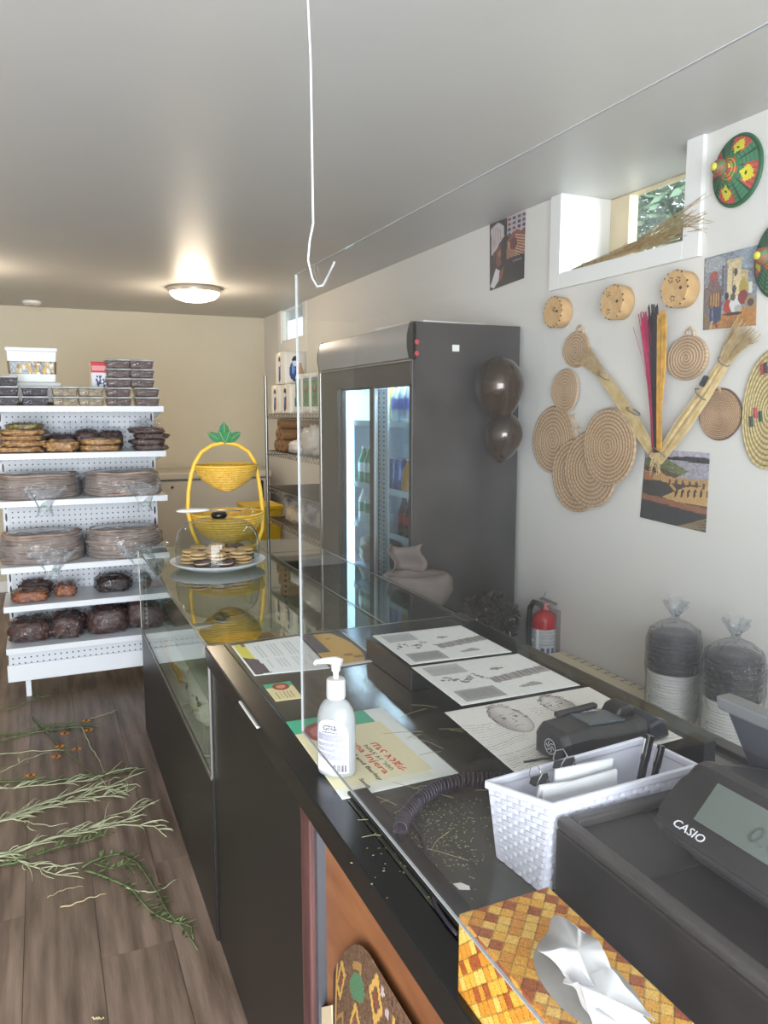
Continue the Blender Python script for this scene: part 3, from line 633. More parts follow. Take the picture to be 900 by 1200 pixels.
for i in range(3): towel_pack(f'{("farthest", "middle", "nearest")[i]} of three green printed roll packs on the top wire shelf', (1.62, 4.86-.17*i, zz), .125, .14, .255, 'green')
# brown paper rolls on the second shelf
M_kraft = mat('kraft_paper', (140, 104, 68), 0.75, var=0.12, vscale=12, stretch=(1, 8, 8))
for i, (dy, dz) in enumerate(((0, 0), (.09, 0), (.18, 0), (.045, .078), (.135, .078), (.09, .156))):
    c = (1.545, 5.22+dy, RZ[1]+.046+dz)
    t = thing('paper_roll', f'brown paper roll, {("bottom row right", "bottom row middle", "bottom row left", "middle row right", "middle row left", "topmost")[i]} of the pile on the wire rack', 'paper roll', c, 'brown paper rolls on the wire rack')
    MB().lathe([(.012, 0), (.038, .002), (.042, .006), (.042, .40), (.012, .402)], c, 18, ax='x').build('roll', M_kraft, t, smooth=40)
    MB().lathe([(.011, -.002), (.011, .404)], c, 10, ax='x').build('core', mat('roll_core', (92, 66, 44), 0.8), t)
M_bag = mat('crumpled_plastic', (214, 206, 196), 0.35, var=0.12, vscale=30, bump=0.8, bscale=40)
def lump(name, label, c, r3, m, cat, seed, amp=0.35, fq=4, pw=0.8, group=None, extra=None):
    t = thing(name, label, cat, (c[0], c[1], c[2]-r3[2]*.9), group)
    MB().blob(c, *r3, 30, 18, pw, amp, fq, seed, flat=r3[2]*.9).build('bundle', m, t, smooth=True)
    if extra: extra(t)
    return t
lump('plastic_bag_bundle', 'crumpled whitish plastic bags beside the brown rolls on the wire rack', (1.64, 4.72, RZ[1]+.095), (.095, .19, .10), M_bag, 'bags', 3)
lump('plastic_bag_bundle', 'small crumpled bag in front of the brown rolls on the wire rack', (1.60, 5.02, RZ[1]+.045), (.06, .11, .045), M_bag, 'bags', 8)
o = MB().box(1.78, 1.98, 4.55, 4.95, RZ[1]+.003, RZ[1]+.235).build('cardboard_carton', mat('carton_grey', (150, 138, 124), 0.7, var=.05), bevel=0.004, loc=(1.88, 4.75, RZ[1]))
tag(o, 'plain carton behind the plastic bags on the wire rack', 'box')
M_print = mat('printed_cloth', (208, 202, 196), 0.7, rgb2=(96, 92, 104), vscale=9, bump=0.4, bscale=20, detail=1.5)
M_cream = mat('cream_cloth', (206, 190, 160), 0.8, var=0.12, vscale=8, bump=0.4, bscale=18)
for i, (x, y, z, rx, ry, rz, m_, nm) in enumerate(((1.72, 5.33, .97, .12, .17, .10, M_print, 'grey patterned rolled bag, farthest on the fourth wire shelf'), (1.71, 4.94, .965, .11, .17, .10, M_print, 'white and grey printed bag in the middle of the fourth wire shelf'),
        (1.62, 5.15, .925, .06, .15, .062, M_cream, 'cream rolled cloth in front of the printed bags on the fourth wire shelf'), (1.72, 4.60, .955, .12, .16, .09, M_print, 'pale printed bag nearest the cooler on the fourth wire shelf'),
        (1.78, 4.80, 1.03, .08, .22, .05, M_cream, 'flat tan cloth lying over the printed bags on the fourth wire shelf'))):
    lump('cloth_bundle', nm, (x, y, z), (rx, ry, rz), m_, 'bag', 20+i*3, 0.28, 3.5, 0.8, 'bags on the fourth wire shelf')
for i, (x, y, z, rx, ry, rz, rgb, nm) in enumerate(((1.62, 5.32, .50, .11, .14, .15, (150, 30, 34), 'red bag on the bottom wire shelf'), (1.62, 5.04, .49, .10, .12, .135, (214, 178, 46), 'yellow bag on the bottom wire shelf'),
        (1.66, 4.72, .52, .13, .17, .17, (190, 186, 184), 'pale grey sack on the bottom wire shelf'))):
    lump('bulk_bag', nm, (x, y, z), (rx, ry, rz), mat('bulk_%d' % i, rgb, 0.5, var=0.15, bump=0.4, bscale=20), 'bag', 50+i*2, 0.2, 3, 0.7, 'bags on the bottom wire shelf')
# ------------------------------------------------------------------ drinks cooler
CX0, CX1, CY0, CY1, CZ = 1.521, 2.087, 3.112, 4.322, 2.045
M_ck = mat('cooler_black', (38, 36, 37), 0.36, rgb2=(66, 62, 64), vscale=3.2, bump=0.03, bscale=40, detail=6)  # lighter blotches put the screen's hazy room reflection into the black
M_cf = mat('cooler_frame_black', (26, 25, 26), 0.3)
M_ci = mat('cooler_inner', (205, 214, 220), 0.45)
t = thing('drinks_cooler', 'tall black drinks cooler with two lit glass sliding doors', 'cooler', ((CX0+CX1)/2, (CY0+CY1)/2, 0)); cooler = t
MB().box(CX0, CX1, CY0, CY0+.03, 0.0, CZ).build('side_panel', M_ck, t, bevel=0.003)
MB().box(CX0, CX1, CY1-.03, CY1, 0.0, CZ).build('side_panel', M_ck, t, bevel=0.003)
MB().box(CX1-.04, CX1, CY0+.03, CY1-.03, 0.0, CZ).build('back_panel', M_ck, t)
MB().box(CX0+.02, CX1-.04, CY0+.03, CY1-.03, 1.86, CZ-.002).build('top_box', M_ck, t)
MB().box(CX0+.01, CX1-.04, CY0+.03, CY1-.03, 0.0, 0.26).build('base_box', M_cf, t)
# header sign, gently bowed front
mb = MB(); pr = [(CX0+.02, 1.875), (CX0-.012, 1.885), (CX0-.022, 1.93), (CX0-.022, 1.985), (CX0-.010, 2.035), (CX0+.02, 2.044)]
mb.prism([(x, CY0+.006, z) for x, z in pr], (0, CY1-CY0-.012, 0))
hdr = mb.build('header_sign', mat('header_grey', (150, 148, 148), 0.25, emit=None), t, smooth=50)
MB().prism([(x+(-.003 if x < CX0 else 0), CY0, z) for x, z in pr], (0, .006, 0)).build('sign_end', M_cf, hdr)
MB().prism([(x+(-.003 if x < CX0 else 0), CY1-.006, z) for x, z in pr], (0, .006, 0)).build('sign_end', M_cf, hdr)
MB().box(CX0-.012, CX0+.02, CY0+.006, CY1-.006, 1.872, 1.878).build('sign_trim', M_alu, hdr)
# frame round the doors
mb = MB(); mb.box(CX0, CX0+.05, CY0+.03, CY1-.03, 1.775, 1.872); mb.box(CX0, CX0+.05, CY1-.27, CY1-.03, 0.26, 1.775); mb.box(CX0, CX0+.05, CY0+.03, CY1-.03, 0.26, 0.32)
mb.build('door_frame', M_cf, t)
MB().box(CX0+.06, CX1-.045, CY0+.031, CY0+.036, .26, 1.86).build('liner', M_ci, t); MB().box(CX0+.06, CX1-.045, CY1-.036, CY1-.031, .26, 1.86).build('liner', M_ci, t)
MB().box(CX1-.05, CX1-.041, CY0+.036, CY1-.036, .26, 1.86).build('liner', M_ci, t); MB().box(CX0+.06, CX1-.05, CY0+.036, CY1-.036, 1.845, 1.858).build('liner', M_ci, t)
G_door = pane('cooler_glass', (225, 236, 240), refl=0.8)
def door(y0, y1, xo, kind):
    d = MB().box(CX0+xo, CX0+xo+.005, y0+.012, y1-.012, .33, 1.765).build('door', G_door, t)
    M_df = mat('door_edge', (176, 186, 192), 0.35, metal=0.4)
    MB().box(CX0+xo-.004, CX0+xo+.012, y1-.016, y1, .32, 1.772).build('door_stile', M_df if kind else M_cf, d)
    MB().box(CX0+xo-.004, CX0+xo+.012, y0, y0+.012, .32, 1.772).build('door_stile', M_df if not kind else M_alu, d)
    MB().box(CX0+xo-.004, CX0+xo+.012, y0, y1, 1.762, 1.775).build('door_rail', M_cf, d)
    MB().box(CX0+xo-.004, CX0+xo+.012, y0, y1, .32, .34).build('door_rail', M_cf, d)
door(3.115, 3.545, .004, 1); door(3.60, 4.05, .026, 0)
MB().box(CX0+.002, CX0+.03, 3.548, 3.60, .32, 1.772).build('mullion', M_cf, t)
# LED strips and slotted standards inside
M_led = mat('cooler_led', (235, 248, 255), 0.4, emit=(200, 230, 255), estr=7.0)
MB().box(CX0+.06, CX0+.085, 4.02, 4.075, .35, 1.75).build('led_strip', M_led, t)
M_std = holes_mat('cooler_standard', (214, 222, 228), (0.06, 0.024), 0.20, (1, 2), (.8, 1))
for y0, y1 in ((4.02, 4.06),): MB().box(CX1-.062, CX1-.051, y0, y1, .28, 1.84).build('slotted_standard', M_std, t)
MB().box(CX0+.066, CX0+.076, 3.52, 3.64, .30, 1.76).build('slotted_standard', M_std, t)
M_csh = mat('cooler_shelf_white', (210, 220, 226), 0.4)
CSZ = [1.594, 1.254, 1.03, 0.785, 0.50]
for z in CSZ:
    s = MB().box(CX0+.085, CX1-.064, CY0+.04, CY1-.04, z-.010, z).build('shelf', M_csh, t)
    MB().box(CX0+.078, CX0+.086, CY0+.04, CY1-.04, z-.022, z+.008).build('price_rail', mat('price_rail', (220, 230, 236), 0.3), s)
for z, y in ((1.955, CY0-.001), (1.905, CY0-.001)): MB().lathe([(.011, -.004), (.011, .001)], (CX0+.022, y, z), 12, ax='y').build('red_button', mat('red_dot', (190, 60, 70), 0.4), t)
a, b = PY(530, 404, CY0), PY(538, 412, CY0)
MB().box(a.x, b.x, CY0-.002, CY0+.0005, b.z, a.z).build('sticker', M_white, t)
area('cooler_light', (CX0+.12, 3.72, 1.835), (0, 0, 0), 0.06, 1.0, 14, (0.78, 0.9, 1.0))
# drinks -----------------------------------------------------------
def bottle_proto(name, cat, body, lab, cap, h, r, shape):
    t = thing(name, 'x', cat)
    pr = [(r*.8, 0), (r, .006), (r, h*.55), (r*.96, h*.62), (r*.5, h*.82), (r*.36, h*.88), (r*.36, h*.95)] if shape == 'bottle' else [(r*.85, 0), (r, .008), (r, h-.012), (r*.8, h)]
    MB().lathe(pr, n=14).build('body', body, t, smooth=50)
    if lab: MB().lathe([(r*1.015, h*(.30 if shape == 'bottle' else .08)), (r*1.015, h*(.56 if shape == 'bottle' else .92))], n=14, caps=False).build('label_band', lab, t, smooth=True)
    if cap: MB().lathe([(r*.42, h*.94), (r*.42, h*.995), (r*.3, h)] if shape == 'bottle' else [(r*.7, h-.001), (r*.7, h+.002)], n=12).build('cap', cap, t, smooth=40)
    return t
M_wat = mat('water_plastic', (196, 214, 220), 0.15, trans=0.5); M_blu = mat('label_blue', (52, 84, 170), 0.4); M_cola = mat('cola', (38, 20, 16), 0.12); M_rl = mat('label_red', (176, 34, 40), 0.4)
M_or = mat('orange_juice', (214, 146, 44), 0.3); M_can = mat('can_blue', (96, 120, 176), 0.3, metal=0.4, var=0.4, vscale=30); M_canl = mat('can_top', (190, 192, 196), 0.3, metal=0.9); M_ylw = mat('oil_yellow', (168, 164, 70), 0.2)
M_grn = mat('bottle_green', (92, 150, 110), 0.2)
def row(proto, spots, lab, group):
    for i, (x, y, z) in enumerate(spots):
        o = proto if i == 0 else dup(proto); o.location = (x, y, z); o['label'] = lab(i, len(spots)); o['group'] = group
P_w = bottle_proto('water_bottle', 'bottle', M_wat, M_blu, M_white, .21, .034, 'bottle')
row(P_w, [(1.645, 3.375+.075*i, CSZ[0]+.001) for i in range(3)] + [(1.725, 3.42+.075*i, CSZ[0]+.001) for i in range(3)], lambda i, n: f'blue-labelled water bottle, {ORD[i % 3]} from the near side, {("front", "second")[i // 3]} row of the top cooler shelf', 'water bottles in the cooler')
P_y = bottle_proto('drink_bottle', 'bottle', M_ylw, None, M_white, .22, .032, 'bottle')
row(P_y, [(1.65, 3.615, CSZ[0]+.001)], lambda i, n: 'yellowish bottle at the far end of the water bottles in the cooler', 'single bottles in the cooler')
P_c = bottle_proto('drink_can', 'can', M_can, None, M_canl, .155, .033, 'can')
row(P_c, [(1.645, 3.49+.075*i, CSZ[1]+.001) for i in range(2)] + [(1.72, 3.46+.075*i, CSZ[1]+.001) for i in range(3)], lambda i, n: (f'blue drink can, {ORD[i]} in the front row of the second cooler shelf' if i < 2 else f'blue drink can, {ORD[i-2]} in the back row of the second cooler shelf'), 'blue cans in the cooler')
P_o = bottle_proto('juice_bottle', 'bottle', M_or, None, M_white, .165, .040, 'bottle')
row(P_o, [(1.65, 3.40, CSZ[1]+.001)], lambda i, n: 'orange juice bottle on the second cooler shelf by the near side', 'single bottles in the cooler')
P_k = bottle_proto('cola_bottle', 'bottle', M_cola, M_rl, M_rl, .20, .033, 'bottle')
row(P_k, [(1.645, 3.375, CSZ[2]+.001), (1.65, 3.455, CSZ[2]+.001), (1.725, 3.42, CSZ[2]+.001)], lambda i, n: f'red-labelled cola bottle, {("nearest the door corner", "second in front", "behind the front pair")[i]}, third cooler shelf', 'cola bottles in the cooler')
P_g = bottle_proto('green_bottle', 'bottle', M_grn, M_white, M_white, .20, .032, 'bottle')
row(P_g, [(1.66, 3.84+.085*i, CSZ[1]+.001) for i in range(3)], lambda i, n: f'green drink bottle, {ORD[i]} on the second shelf behind the far cooler door', 'green bottles in the cooler')
P_m = bottle_proto('milk_bottle', 'bottle', mat('milk_white', (216, 218, 214), .3), M_grn, M_blu, .20, .036, 'bottle')
row(P_m, [(1.66, 3.82+.09*i, CSZ[2]+.001) for i in range(3)], lambda i, n: f'white bottle, {ORD[i]} on the third shelf behind the far cooler door', 'white bottles in the cooler')
lump('bread_bag', 'tan bag of bread on the fourth cooler shelf', (1.74, 3.50, CSZ[3]+.085), (.12, .11, .085), mat('bread_tan', (150, 120, 96), .5, var=.2, bump=.4, bscale=20), 'bag', 71)
lump('bread_bag', 'clear bag of bread behind the far cooler door', (1.74, 3.95, CSZ[3]+.085), (.12, .11, .085), mat('bread_pale', (176, 160, 140), .5, var=.2, bump=.4, bscale=20), 'bag', 74)
o = MB().hexa([(1.62,3.20,CZ+.001),(1.95,3.20,CZ+.001),(1.95,3.75,CZ+.001),(1.62,3.75,CZ+.001),(1.62,3.20,CZ+.018),(1.95,3.20,CZ+.014),(1.95,3.75,CZ+.03),(1.62,3.75,CZ+.035)]).build('white_board', M_white, loc=(1.8, 3.5, CZ), bevel=0.003)
tag(o, 'flat white panel lying on top of the black cooler', 'panel')
# balloons mirrored in the clear screen, built solid against the cooler's side -------------------------------
M_bal = mat('bronze_balloon', (34, 25, 18), 0.2, metal=0.3, rgb2=(62, 42, 26), vscale=5, coat=0.6)
def balloon(px, py, y, rx, rz, tilt, label):
    c = PY(px, py, y); t = thing('balloon', label, 'balloon', c, 'reflected bronze balloons at the cooler')
    pr = [(.012, -rz*1.22), (.007, -rz*1.17)] + [(rx*math.sin(a)*(1-.16*(1+math.cos(a))*.5*0 if math.cos(a) < 0 else 1)*(1 - .18*max(0, math.cos(a))), -rz*1.16*math.cos(a) if math.cos(a) > 0 else -rz*math.cos(a)) for a in [PI*k/18 for k in range(1, 18)]] + [(.003, rz)]
    b = MB(); b.M = Matrix.Translation(c) @ Matrix.Rotation(tilt, 4, 'Y'); b.lathe(pr, n=32); bo = b.build('skin', M_bal, t, smooth=True)
    b = MB(); b.M = Matrix.Translation(c) @ Matrix.Rotation(tilt, 4, 'Y'); b.lathe([(.014, -rz*1.235), (.012, -rz*1.225), (.006, -rz*1.205)], n=12); b.build('knot', M_bal, t, smooth=True)
balloon(585, 453, 3.002, .112, .135, 0.0, 'reflection of the upper bronze balloon, built solid against the black side of the cooler')
balloon(590, 510, 3.026, .088, .105, 0.12, 'reflection of the lower bronze balloon, built solid against the black side of the cooler')
# grey sack; dark flowers mirrored in the screen, built as a solid plant ------------------------------------------
t = thing('paper_sack', 'grey open sack with a rolled collar standing beside the cooler', 'sack', (1.45, 2.92, 0))
M_sk = mat('sack_grey', (112, 102, 98), 0.75, var=0.15, vscale=6, bump=0.5, bscale=14)
MB().lathe([(.10, 0.0), (.14, .03), (.15, .3), (.14, .6), (.13, .78), (.11, .86), (.125, .90)], (1.45, 2.93, 0), 28, sy=.85, lump=lambda a, i: 1+.05*math.sin(3*a+i)+.025*math.sin(8*a-i*2)).build('sack_body', M_sk, t, smooth=True)
MB().lathe([(.112, .80), (.135, .82), (.148, .87), (.142, .93), (.125, .955), (.10, .94), (.085, .88)], (1.45, 2.93, 0), 28, sy=.85, caps=False, lump=lambda a, i: 1+.12*math.sin(2*a+1+.3*i)+.07*math.sin(5*a+i)+.04*math.sin(11*a-i)).build('rolled_collar', M_sk, t, smooth=True)
def fl(u, v): return Vector((1.37+.14*u+.02*math.sin(6*v), 3.0+.05*math.sin(4*u), .95+.13*v-.03*math.sin(3*u)*v))
MB().grid(fl, 8, 6).build('loose_flap', M_sk, t, smooth=True, solid=.003)
t = thing('reflected_plant', 'reflection of a dark bushy plant with red flowers, built beside the fire extinguisher', 'plant', (1.83, 2.93, 0))
MB().lathe([(.09, 0), (.11, .02), (.13, .52), (.14, .54), (.12, .55), (.10, .50)], (1.83, 2.93, 0), 24).build('tall_pot', mat('pot_black', (30, 30, 30), .4), t, smooth=40)
mb = MB(); mbr = MB(); mbw = MB(); r = random.Random(5); mbs = MB()
for k in range(9): a = r.uniform(0, 6.28); mbs.tube([(1.83, 2.93, .52), (1.83+.04*math.cos(a), 2.93+.04*math.sin(a), .62), (1.83+.09*math.cos(a), 2.93+.07*math.sin(a), .74)], .004, 5)
for k in range(900):
    d = Vector((r.gauss(0,1), r.gauss(0,1), r.gauss(.15,1))).normalized(); q = r.uniform(.55, 1)**.6; c = Vector((1.83+d.x*.145*q, 2.93+d.y*.12*q, .70+d.z*.14*q))
    a = (d + Vector((r.gauss(0,.6), r.gauss(0,.6), r.gauss(0,.6)))).normalized()*r.uniform(.012, .022); b = a.orthogonal().normalized()*.008
    (mbr if r.random() < .10 else mbw if r.random() < .02 else mb).add([c-a, c+b, c+a, c-b], [(0,1,2,3)])
mbs.build('stems', mat('stem_dark', (40, 44, 30), .7), t)
tag(mb.build('leaves', mat('leaf_dark', (30, 36, 28), .5, var=.5, vscale=20), t), kind='stuff'); tag(mbr.build('red_petals', mat('petal_red', (74, 28, 26), .6, var=.4, vscale=20), t), kind='stuff'); tag(mbw.build('pale_petals', mat('petal_pale', (200, 192, 180), .6), t), kind='stuff')
# ------------------------------------------------------------------ fire extinguisher on the wall
ex, ey = XW-.075, 2.80
bz = PX(636, 769, ex).z - .03; ey = PX(637, 740, ex).y
t = thing('fire_extinguisher', 'red fire extinguisher with black hose hanging on the white wall', 'fire extinguisher', (ex, ey, bz))
sc = .24
def ez(f): return bz + sc*f
R_ = .054
MB().lathe([(.03, ez(0)), (R_, ez(.03)), (R_, ez(.86)), (R_*.9, ez(.94)), (R_*.5, ez(1.0)), (.016, ez(1.02)), (.016, ez(1.08))], (ex, ey, 0), 28).build('cylinder', mat('extinguisher_red', (168, 30, 36), .3), t, smooth=45)
p = Pic(60, 30, (176, 180, 184)); p.grain(8)
for k in range(9): p.rect(.05, .08+k*.1, .45, .11+k*.1, (120, 126, 134), .7)
p.rect(.05, .45, .40, .55, (235, 236, 238)); p.rect(.47, 0, .53, 1, (225, 228, 230))
for k in range(3): p.rect(.58+k*.13, .74, .66+k*.13, .93, (52, 70, 120))
for k in range(5): p.rect(.58, .1+k*.12, .95, .14+k*.12, (130, 134, 140), .6)
mb = MB(); mb.grid(lambda u, v: Vector((ex+(R_+.001)*math.cos(PI*1.0+(u-.5)*3.6+.45), ey+(R_+.001)*math.sin(PI*1.0+(u-.5)*3.6+.45), ez(.70-.48*v))), 60, 30)
mb.build('label_plate', vcol_mat('ext_label', .35), t, smooth=True, colors=p.colors())
MB().lathe([(R_+.002, ez(.185)), (R_+.004, ez(.19)), (R_+.004, ez(.215)), (R_+.002, ez(.22))], (ex, ey, 0), 28, caps=False).build('strap', mat('strap_black', (30, 30, 32), .5), t)
M_st = mat('steel', (170, 170, 168), .3, metal=.8)
MB().box(ex-.017, ex+.017, ey-.02, ey+.02, ez(1.06), ez(1.19)).build('valve', M_st, t, bevel=.004)
MB().lathe([(.017, -.024), (.017, -.016)], (ex, ey, ez(1.12)), 14, ax='y').build('gauge', mat('gauge_face', (200, 120, 120), .4), t)
MB().tube([(ex, ey+.03, ez(1.22)), (ex, ey, ez(1.24)), (ex, ey-.09, ez(1.23))], .006, 6).build('handle', M_st, t)
MB().tube([(ex, ey+.02, ez(1.17)), (ex, ey-.03, ez(1.13)), (ex, ey-.085, ez(1.05))], .006, 6).build('lever', M_st, t)
MB().tube([(ex-.01, ey, ez(1.25)), (ex-.012, ey-.025, ez(1.40))], .0018, 5).build('safety_pin', M_st, t)
MB().tube([(ex-.012, ey+.02, ez(1.13)), (ex-.02, ey+.055, ez(1.14)), (ex-.02, ey+.082, ez(1.0)), (ex-.02, ey+.09, ez(.7)), (ex-.02, ey+.085, ez(.4)), (ex-.02, ey+.075, ez(.22)), (ex-.02, ey+.07, ez(.08))], [.012, .0125, .0125, .0125, .0125, .013, .015], 10).build('hose', mat('hose_black', (26, 26, 28), .5), t, smooth=True)
MB().box(ex+.05, XW, ey-.025, ey+.025, ez(.12), ez(1.0)).build('wall_bracket', M_st, t)
# ------------------------------------------------------------------ cream bench shelf along the wall
BZ, BY1 = .575, 2.74
t = thing('cream_bench', 'cream perforated metal bench shelf along the wall behind the counter', 'bench', (1.9, 1.6, 0))
M_cr = mat('cream_enamel', (216, 204, 172), .45)
MB().box(1.62, XW-.006, -.3, BY1, BZ-.03, BZ).build('top', M_cr, t, bevel=.003)
MB().box(XW-.045, XW-.012, -.3, BY1-.02, BZ, BZ+.0015).build('perforated_strip', holes_mat('perf_cream', (208, 196, 166), (.016, .05), .32, (0, 1), (.9, .5)), t)
for y in (-.2, 1.1, BY1-.09): MB().box(1.66, 2.08, y, y+.04, 0.0, BZ-.03).build('support', M_cr, t)
# two bagged stacks of tubs ----------------------------------------
M_cup = mat('cup_white', (226, 226, 222), .4, var=.03)
M_blid = mat('lid_black', (26, 27, 30), .3)
def cup_bag(px, py, y, label, h1, h2, r0):
    c = PZ(px, py, BZ); cx, cy = 1.985, y; z = BZ
    t = thing('bagged_tub_stack', label, 'bag', (cx, cy, z), 'bagged stacks of white tubs with black lids')
    pr = []; n = 16
    for k in range(n): pr += [(r0*.93, z+.004+h1*k/n), (r0*.985, z+.004+h1*(k+.5)/n), (r0*.99, z+.004+h1*(k+.85)/n)]
    MB().lathe([(r0*.6, z+.002)]+pr+[(r0*.9, z+h1)], (cx, cy, 0), 26).build('white_tubs', M_cup, t, smooth=30)
    n = 8; pr = []
    for k in range(n): pr += [(r0*1.0, z+h1+.002+h2*k/n), (r0*1.03, z+h1+.002+h2*(k+.2)/n), (r0*1.03, z+h1+.002+h2*(k+.9)/n)]
    MB().lathe([(r0*.6, z+h1+.001)]+pr+[(r0*.85, z+h1+h2+.01), (r0*.5, z+h1+h2+.012)], (cx, cy, 0), 26).build('black_lids', M_blid, t, smooth=30)
    H = h1+h2
    MB().lathe([(r0*1.0, z+.001), (r0*1.07, z+h1*.3), (r0*1.06, z+h1*.8), (r0*1.10, z+h1+.02), (r0*1.10, z+H*.92), (r0*.98, z+H+.02), (r0*.6, z+H+.045), (r0*.2, z+H+.06), (.012, z+H+.07)], (cx, cy, 0), 40, caps=False, lump=lambda a, i: 1+.02*math.sin(7*a+i*1.3+px)+.014*math.sin(13*a-i*2)).build('plastic_bag', M_film2, t, smooth=True)
    mb = MB()
    for k in range(9):
        a = k*.7; 
        mb.grid(lambda u, v: Vector((cx+(.010+.035*v)*math.cos(a+(u-.5)*1.1)+.004*math.sin(9*v+k), cy+(.010+.035*v)*math.sin(a+(u-.5)*1.1), z+H+.068+v*(.05+.014*math.sin(k*2.1)))), 4, 4)
    mb.build('bag_knot', M_film, t, smooth=True)
cup_bag(797, 842, 1.965, 'bag of white tubs and black lids farther along the cream bench', .175, .125, .086)
cup_bag(870, 875, 1.71, 'bag of white tubs and black lids nearer the register on the cream bench', .165, .135, .088)

# ------------------------------------------------------------------ wall decorations
WN = (-1, 0, 0)
def wpt(x, y, off=.002): p = PX(x, y, XW-off); return p
M_coil = mat('coiled_straw', (176, 146, 108), .75, rgb2=(208, 182, 146), vscale=70, bump=.5, bscale=160)
M_coil2 = mat('coiled_straw_fine', (168, 136, 100), .75, rgb2=(196, 166, 130), vscale=60, bump=.4, bscale=160)
COILC = {'coiled_straw': ((122, 92, 66), (206, 178, 142)), 'coiled_straw_fine': ((96, 70, 52), (202, 168, 130)), 'coarse_straw': ((112, 94, 56), (214, 196, 140))}
def coil_mat(name, label, box, rings, off, group, loop=None, m=None, th=.010, rim=None, tilt=0):
    x0, x1, y0, y1 = box; c = wpt((x0+x1)/2, (y0+y1)/2, off)
    ry = abs(wpt(x0, (y0+y1)/2, off).y - wpt(x1, (y0+y1)/2, off).y)/2; rz = abs(wpt((x0+x1)/2, y0, off).z - wpt((x0+x1)/2, y1, off).z)/2
    R = rz; t = thing(name, label, 'woven mat', c, group)
    mb = MB(); n = 72; K = rings*6; vs = []; fs = []; cols = []; ca, cb = COILC[m.name if m else 'coiled_straw']; rg_ = random.Random(x0*7+y0)
    for i in range(K+1):
        f = i/K
        for k in range(n):
            a = 2*PI*k/n; rr = f*(1+.012*math.sin(3*a+x0)); ph = (f*rings + k/n) % 1.0
            h = th*.55 + th*.45*math.sin(PI*ph)**.6
            if i == K: h = 0
            vs.append((c.x - h, c.y + ry*rr*math.cos(a), c.z + rz*rr*math.sin(a)))
    for i in range(K):
        for k in range(n):
            fs.append((i*n+k, i*n+(k+1) % n, (i+1)*n+(k+1) % n, (i+1)*n+k)); ph = ((i+.5)/K*rings + k/n) % 1.0
            w = (math.sin(PI*ph)**.5)*(.75+.25*((k+int(i/6)*3) % 2))*rg_.uniform(.82, 1.0); cols.append(tuple(lin((a*(1-w)+b*w)/255) for a, b in zip(ca, cb)))
    mb.add(vs, fs); mb.build('coil_disc', vcol_mat('coil_weave', .8, .5, 220), t, smooth=True, colors=cols)
    if rim: MB().tube([(c.x-th*.4, c.y+ry*math.cos(a), c.z+rz*math.sin(a)) for a in [2*PI*k/48 for k in range(48)]], rim[1], 6, closed=True).build('rim', rim[0], t, smooth=True)
    if loop:
        lx, ly, wl, hl = loop
        pts = [wpt(lx+wl*math.sin(a)*.5, ly-hl*(math.cos(a)*.5+.5)+hl*.5*0, off+.004) for a in [-PI+.5+ (2*PI-1.0)*k/10 for k in range(11)]]
        pts = [wpt(lx-wl*.5, ly+3, off+.004), wpt(lx-wl*.45, ly-hl*.6, off+.008), wpt(lx, ly-hl, off+.010), wpt(lx+wl*.45, ly-hl*.6, off+.008), wpt(lx+wl*.5, ly+3, off+.004)]
        MB().tube(pts, .0045, 6).build('hanging_loop', m or M_coil, t, smooth=True)
    return t
G1 = 'coiled straw mats on the wall'
M_rim = mat('dark_rim_thread', (96, 70, 52), .7)
coil_mat('coiled_mat', 'large coiled straw mat at the left of the overlapping cluster', (625, 673, 476, 556), 9, .003, G1)
coil_mat('coiled_mat', 'coiled straw mat hanging lowest in the overlapping cluster', (647, 706, 513, 600), 9, .014, G1)
coil_mat('coiled_mat', 'coiled straw mat in the middle of the overlapping cluster', (662, 722, 504, 595), 9, .026, G1)
coil_mat('coiled_mat', 'coiled straw mat on top of the overlapping cluster at its right', (684, 744, 478, 569), 10, .038, G1)
coil_mat('coiled_mat', 'small plain coiled mat directly above the left mat of the cluster', (648, 678, 432, 483), 7, .016, G1)
coil_mat('coiled_mat', 'small coiled mat with a loop behind the left broom head', (661, 691, 388, 431), 6, .003, G1, loop=(680, 389, 7, 8))
coil_mat('coiled_mat', 'round coiled mat with a loop right of the dyed straw bundle', (784, 830, 393, 446), 7, .003, G1, loop=(809, 394, 9, 10), th=.016)
coil_mat('coiled_mat', 'fine coiled mat with dark rim below the right broom', (821, 869, 456, 515), 12, .003, G1, loop=(836, 461, 18, 8), m=M_coil2, rim=(M_rim, .004))
M_coil3 = mat('coarse_straw', (150, 132, 84), .75, rgb2=(206, 188, 134), vscale=90, bump=.6, bscale=120)
t = coil_mat('coiled_mat', 'largest coarse straw tray with coloured stitches cut by the right edge', (871, 938, 410, 552), 11, .003, G1, m=M_coil3, th=.014)
for i, (x, y, rgb) in enumerate(((893, 433, (150, 50, 66)), (897, 431, (60, 50, 44)), (885, 484, (176, 70, 80)), (891, 488, (40, 70, 60)), (880, 494, (50, 62, 58)))):
    a, b = wpt(x, y-6, .019), wpt(x+1, y+6, .019)
    MB().tube([a, b], .006, 6).build('stitch', mat('stitch_%d' % i, rgb, .7), t)
# raffia tassels between the mats
for i, (x, y) in enumerate(((669, 490), (676, 505))):
    mb = MB(); rr = random.Random(i)
    for k in range(9): mb.tube([wpt(x, y, .03), wpt(x+rr.uniform(-3, 3), y-4, .034), wpt(x+rr.uniform(-5, 6), y+rr.uniform(-12, 8), .032)], .0018, 4)
    o = mb.build('raffia_tassel', M_coil, loc=wpt(x, y, .03)); tag(o, f'{("upper", "lower")[i]} little raffia tassel between the clustered straw mats', 'tassel', 'raffia tassels')
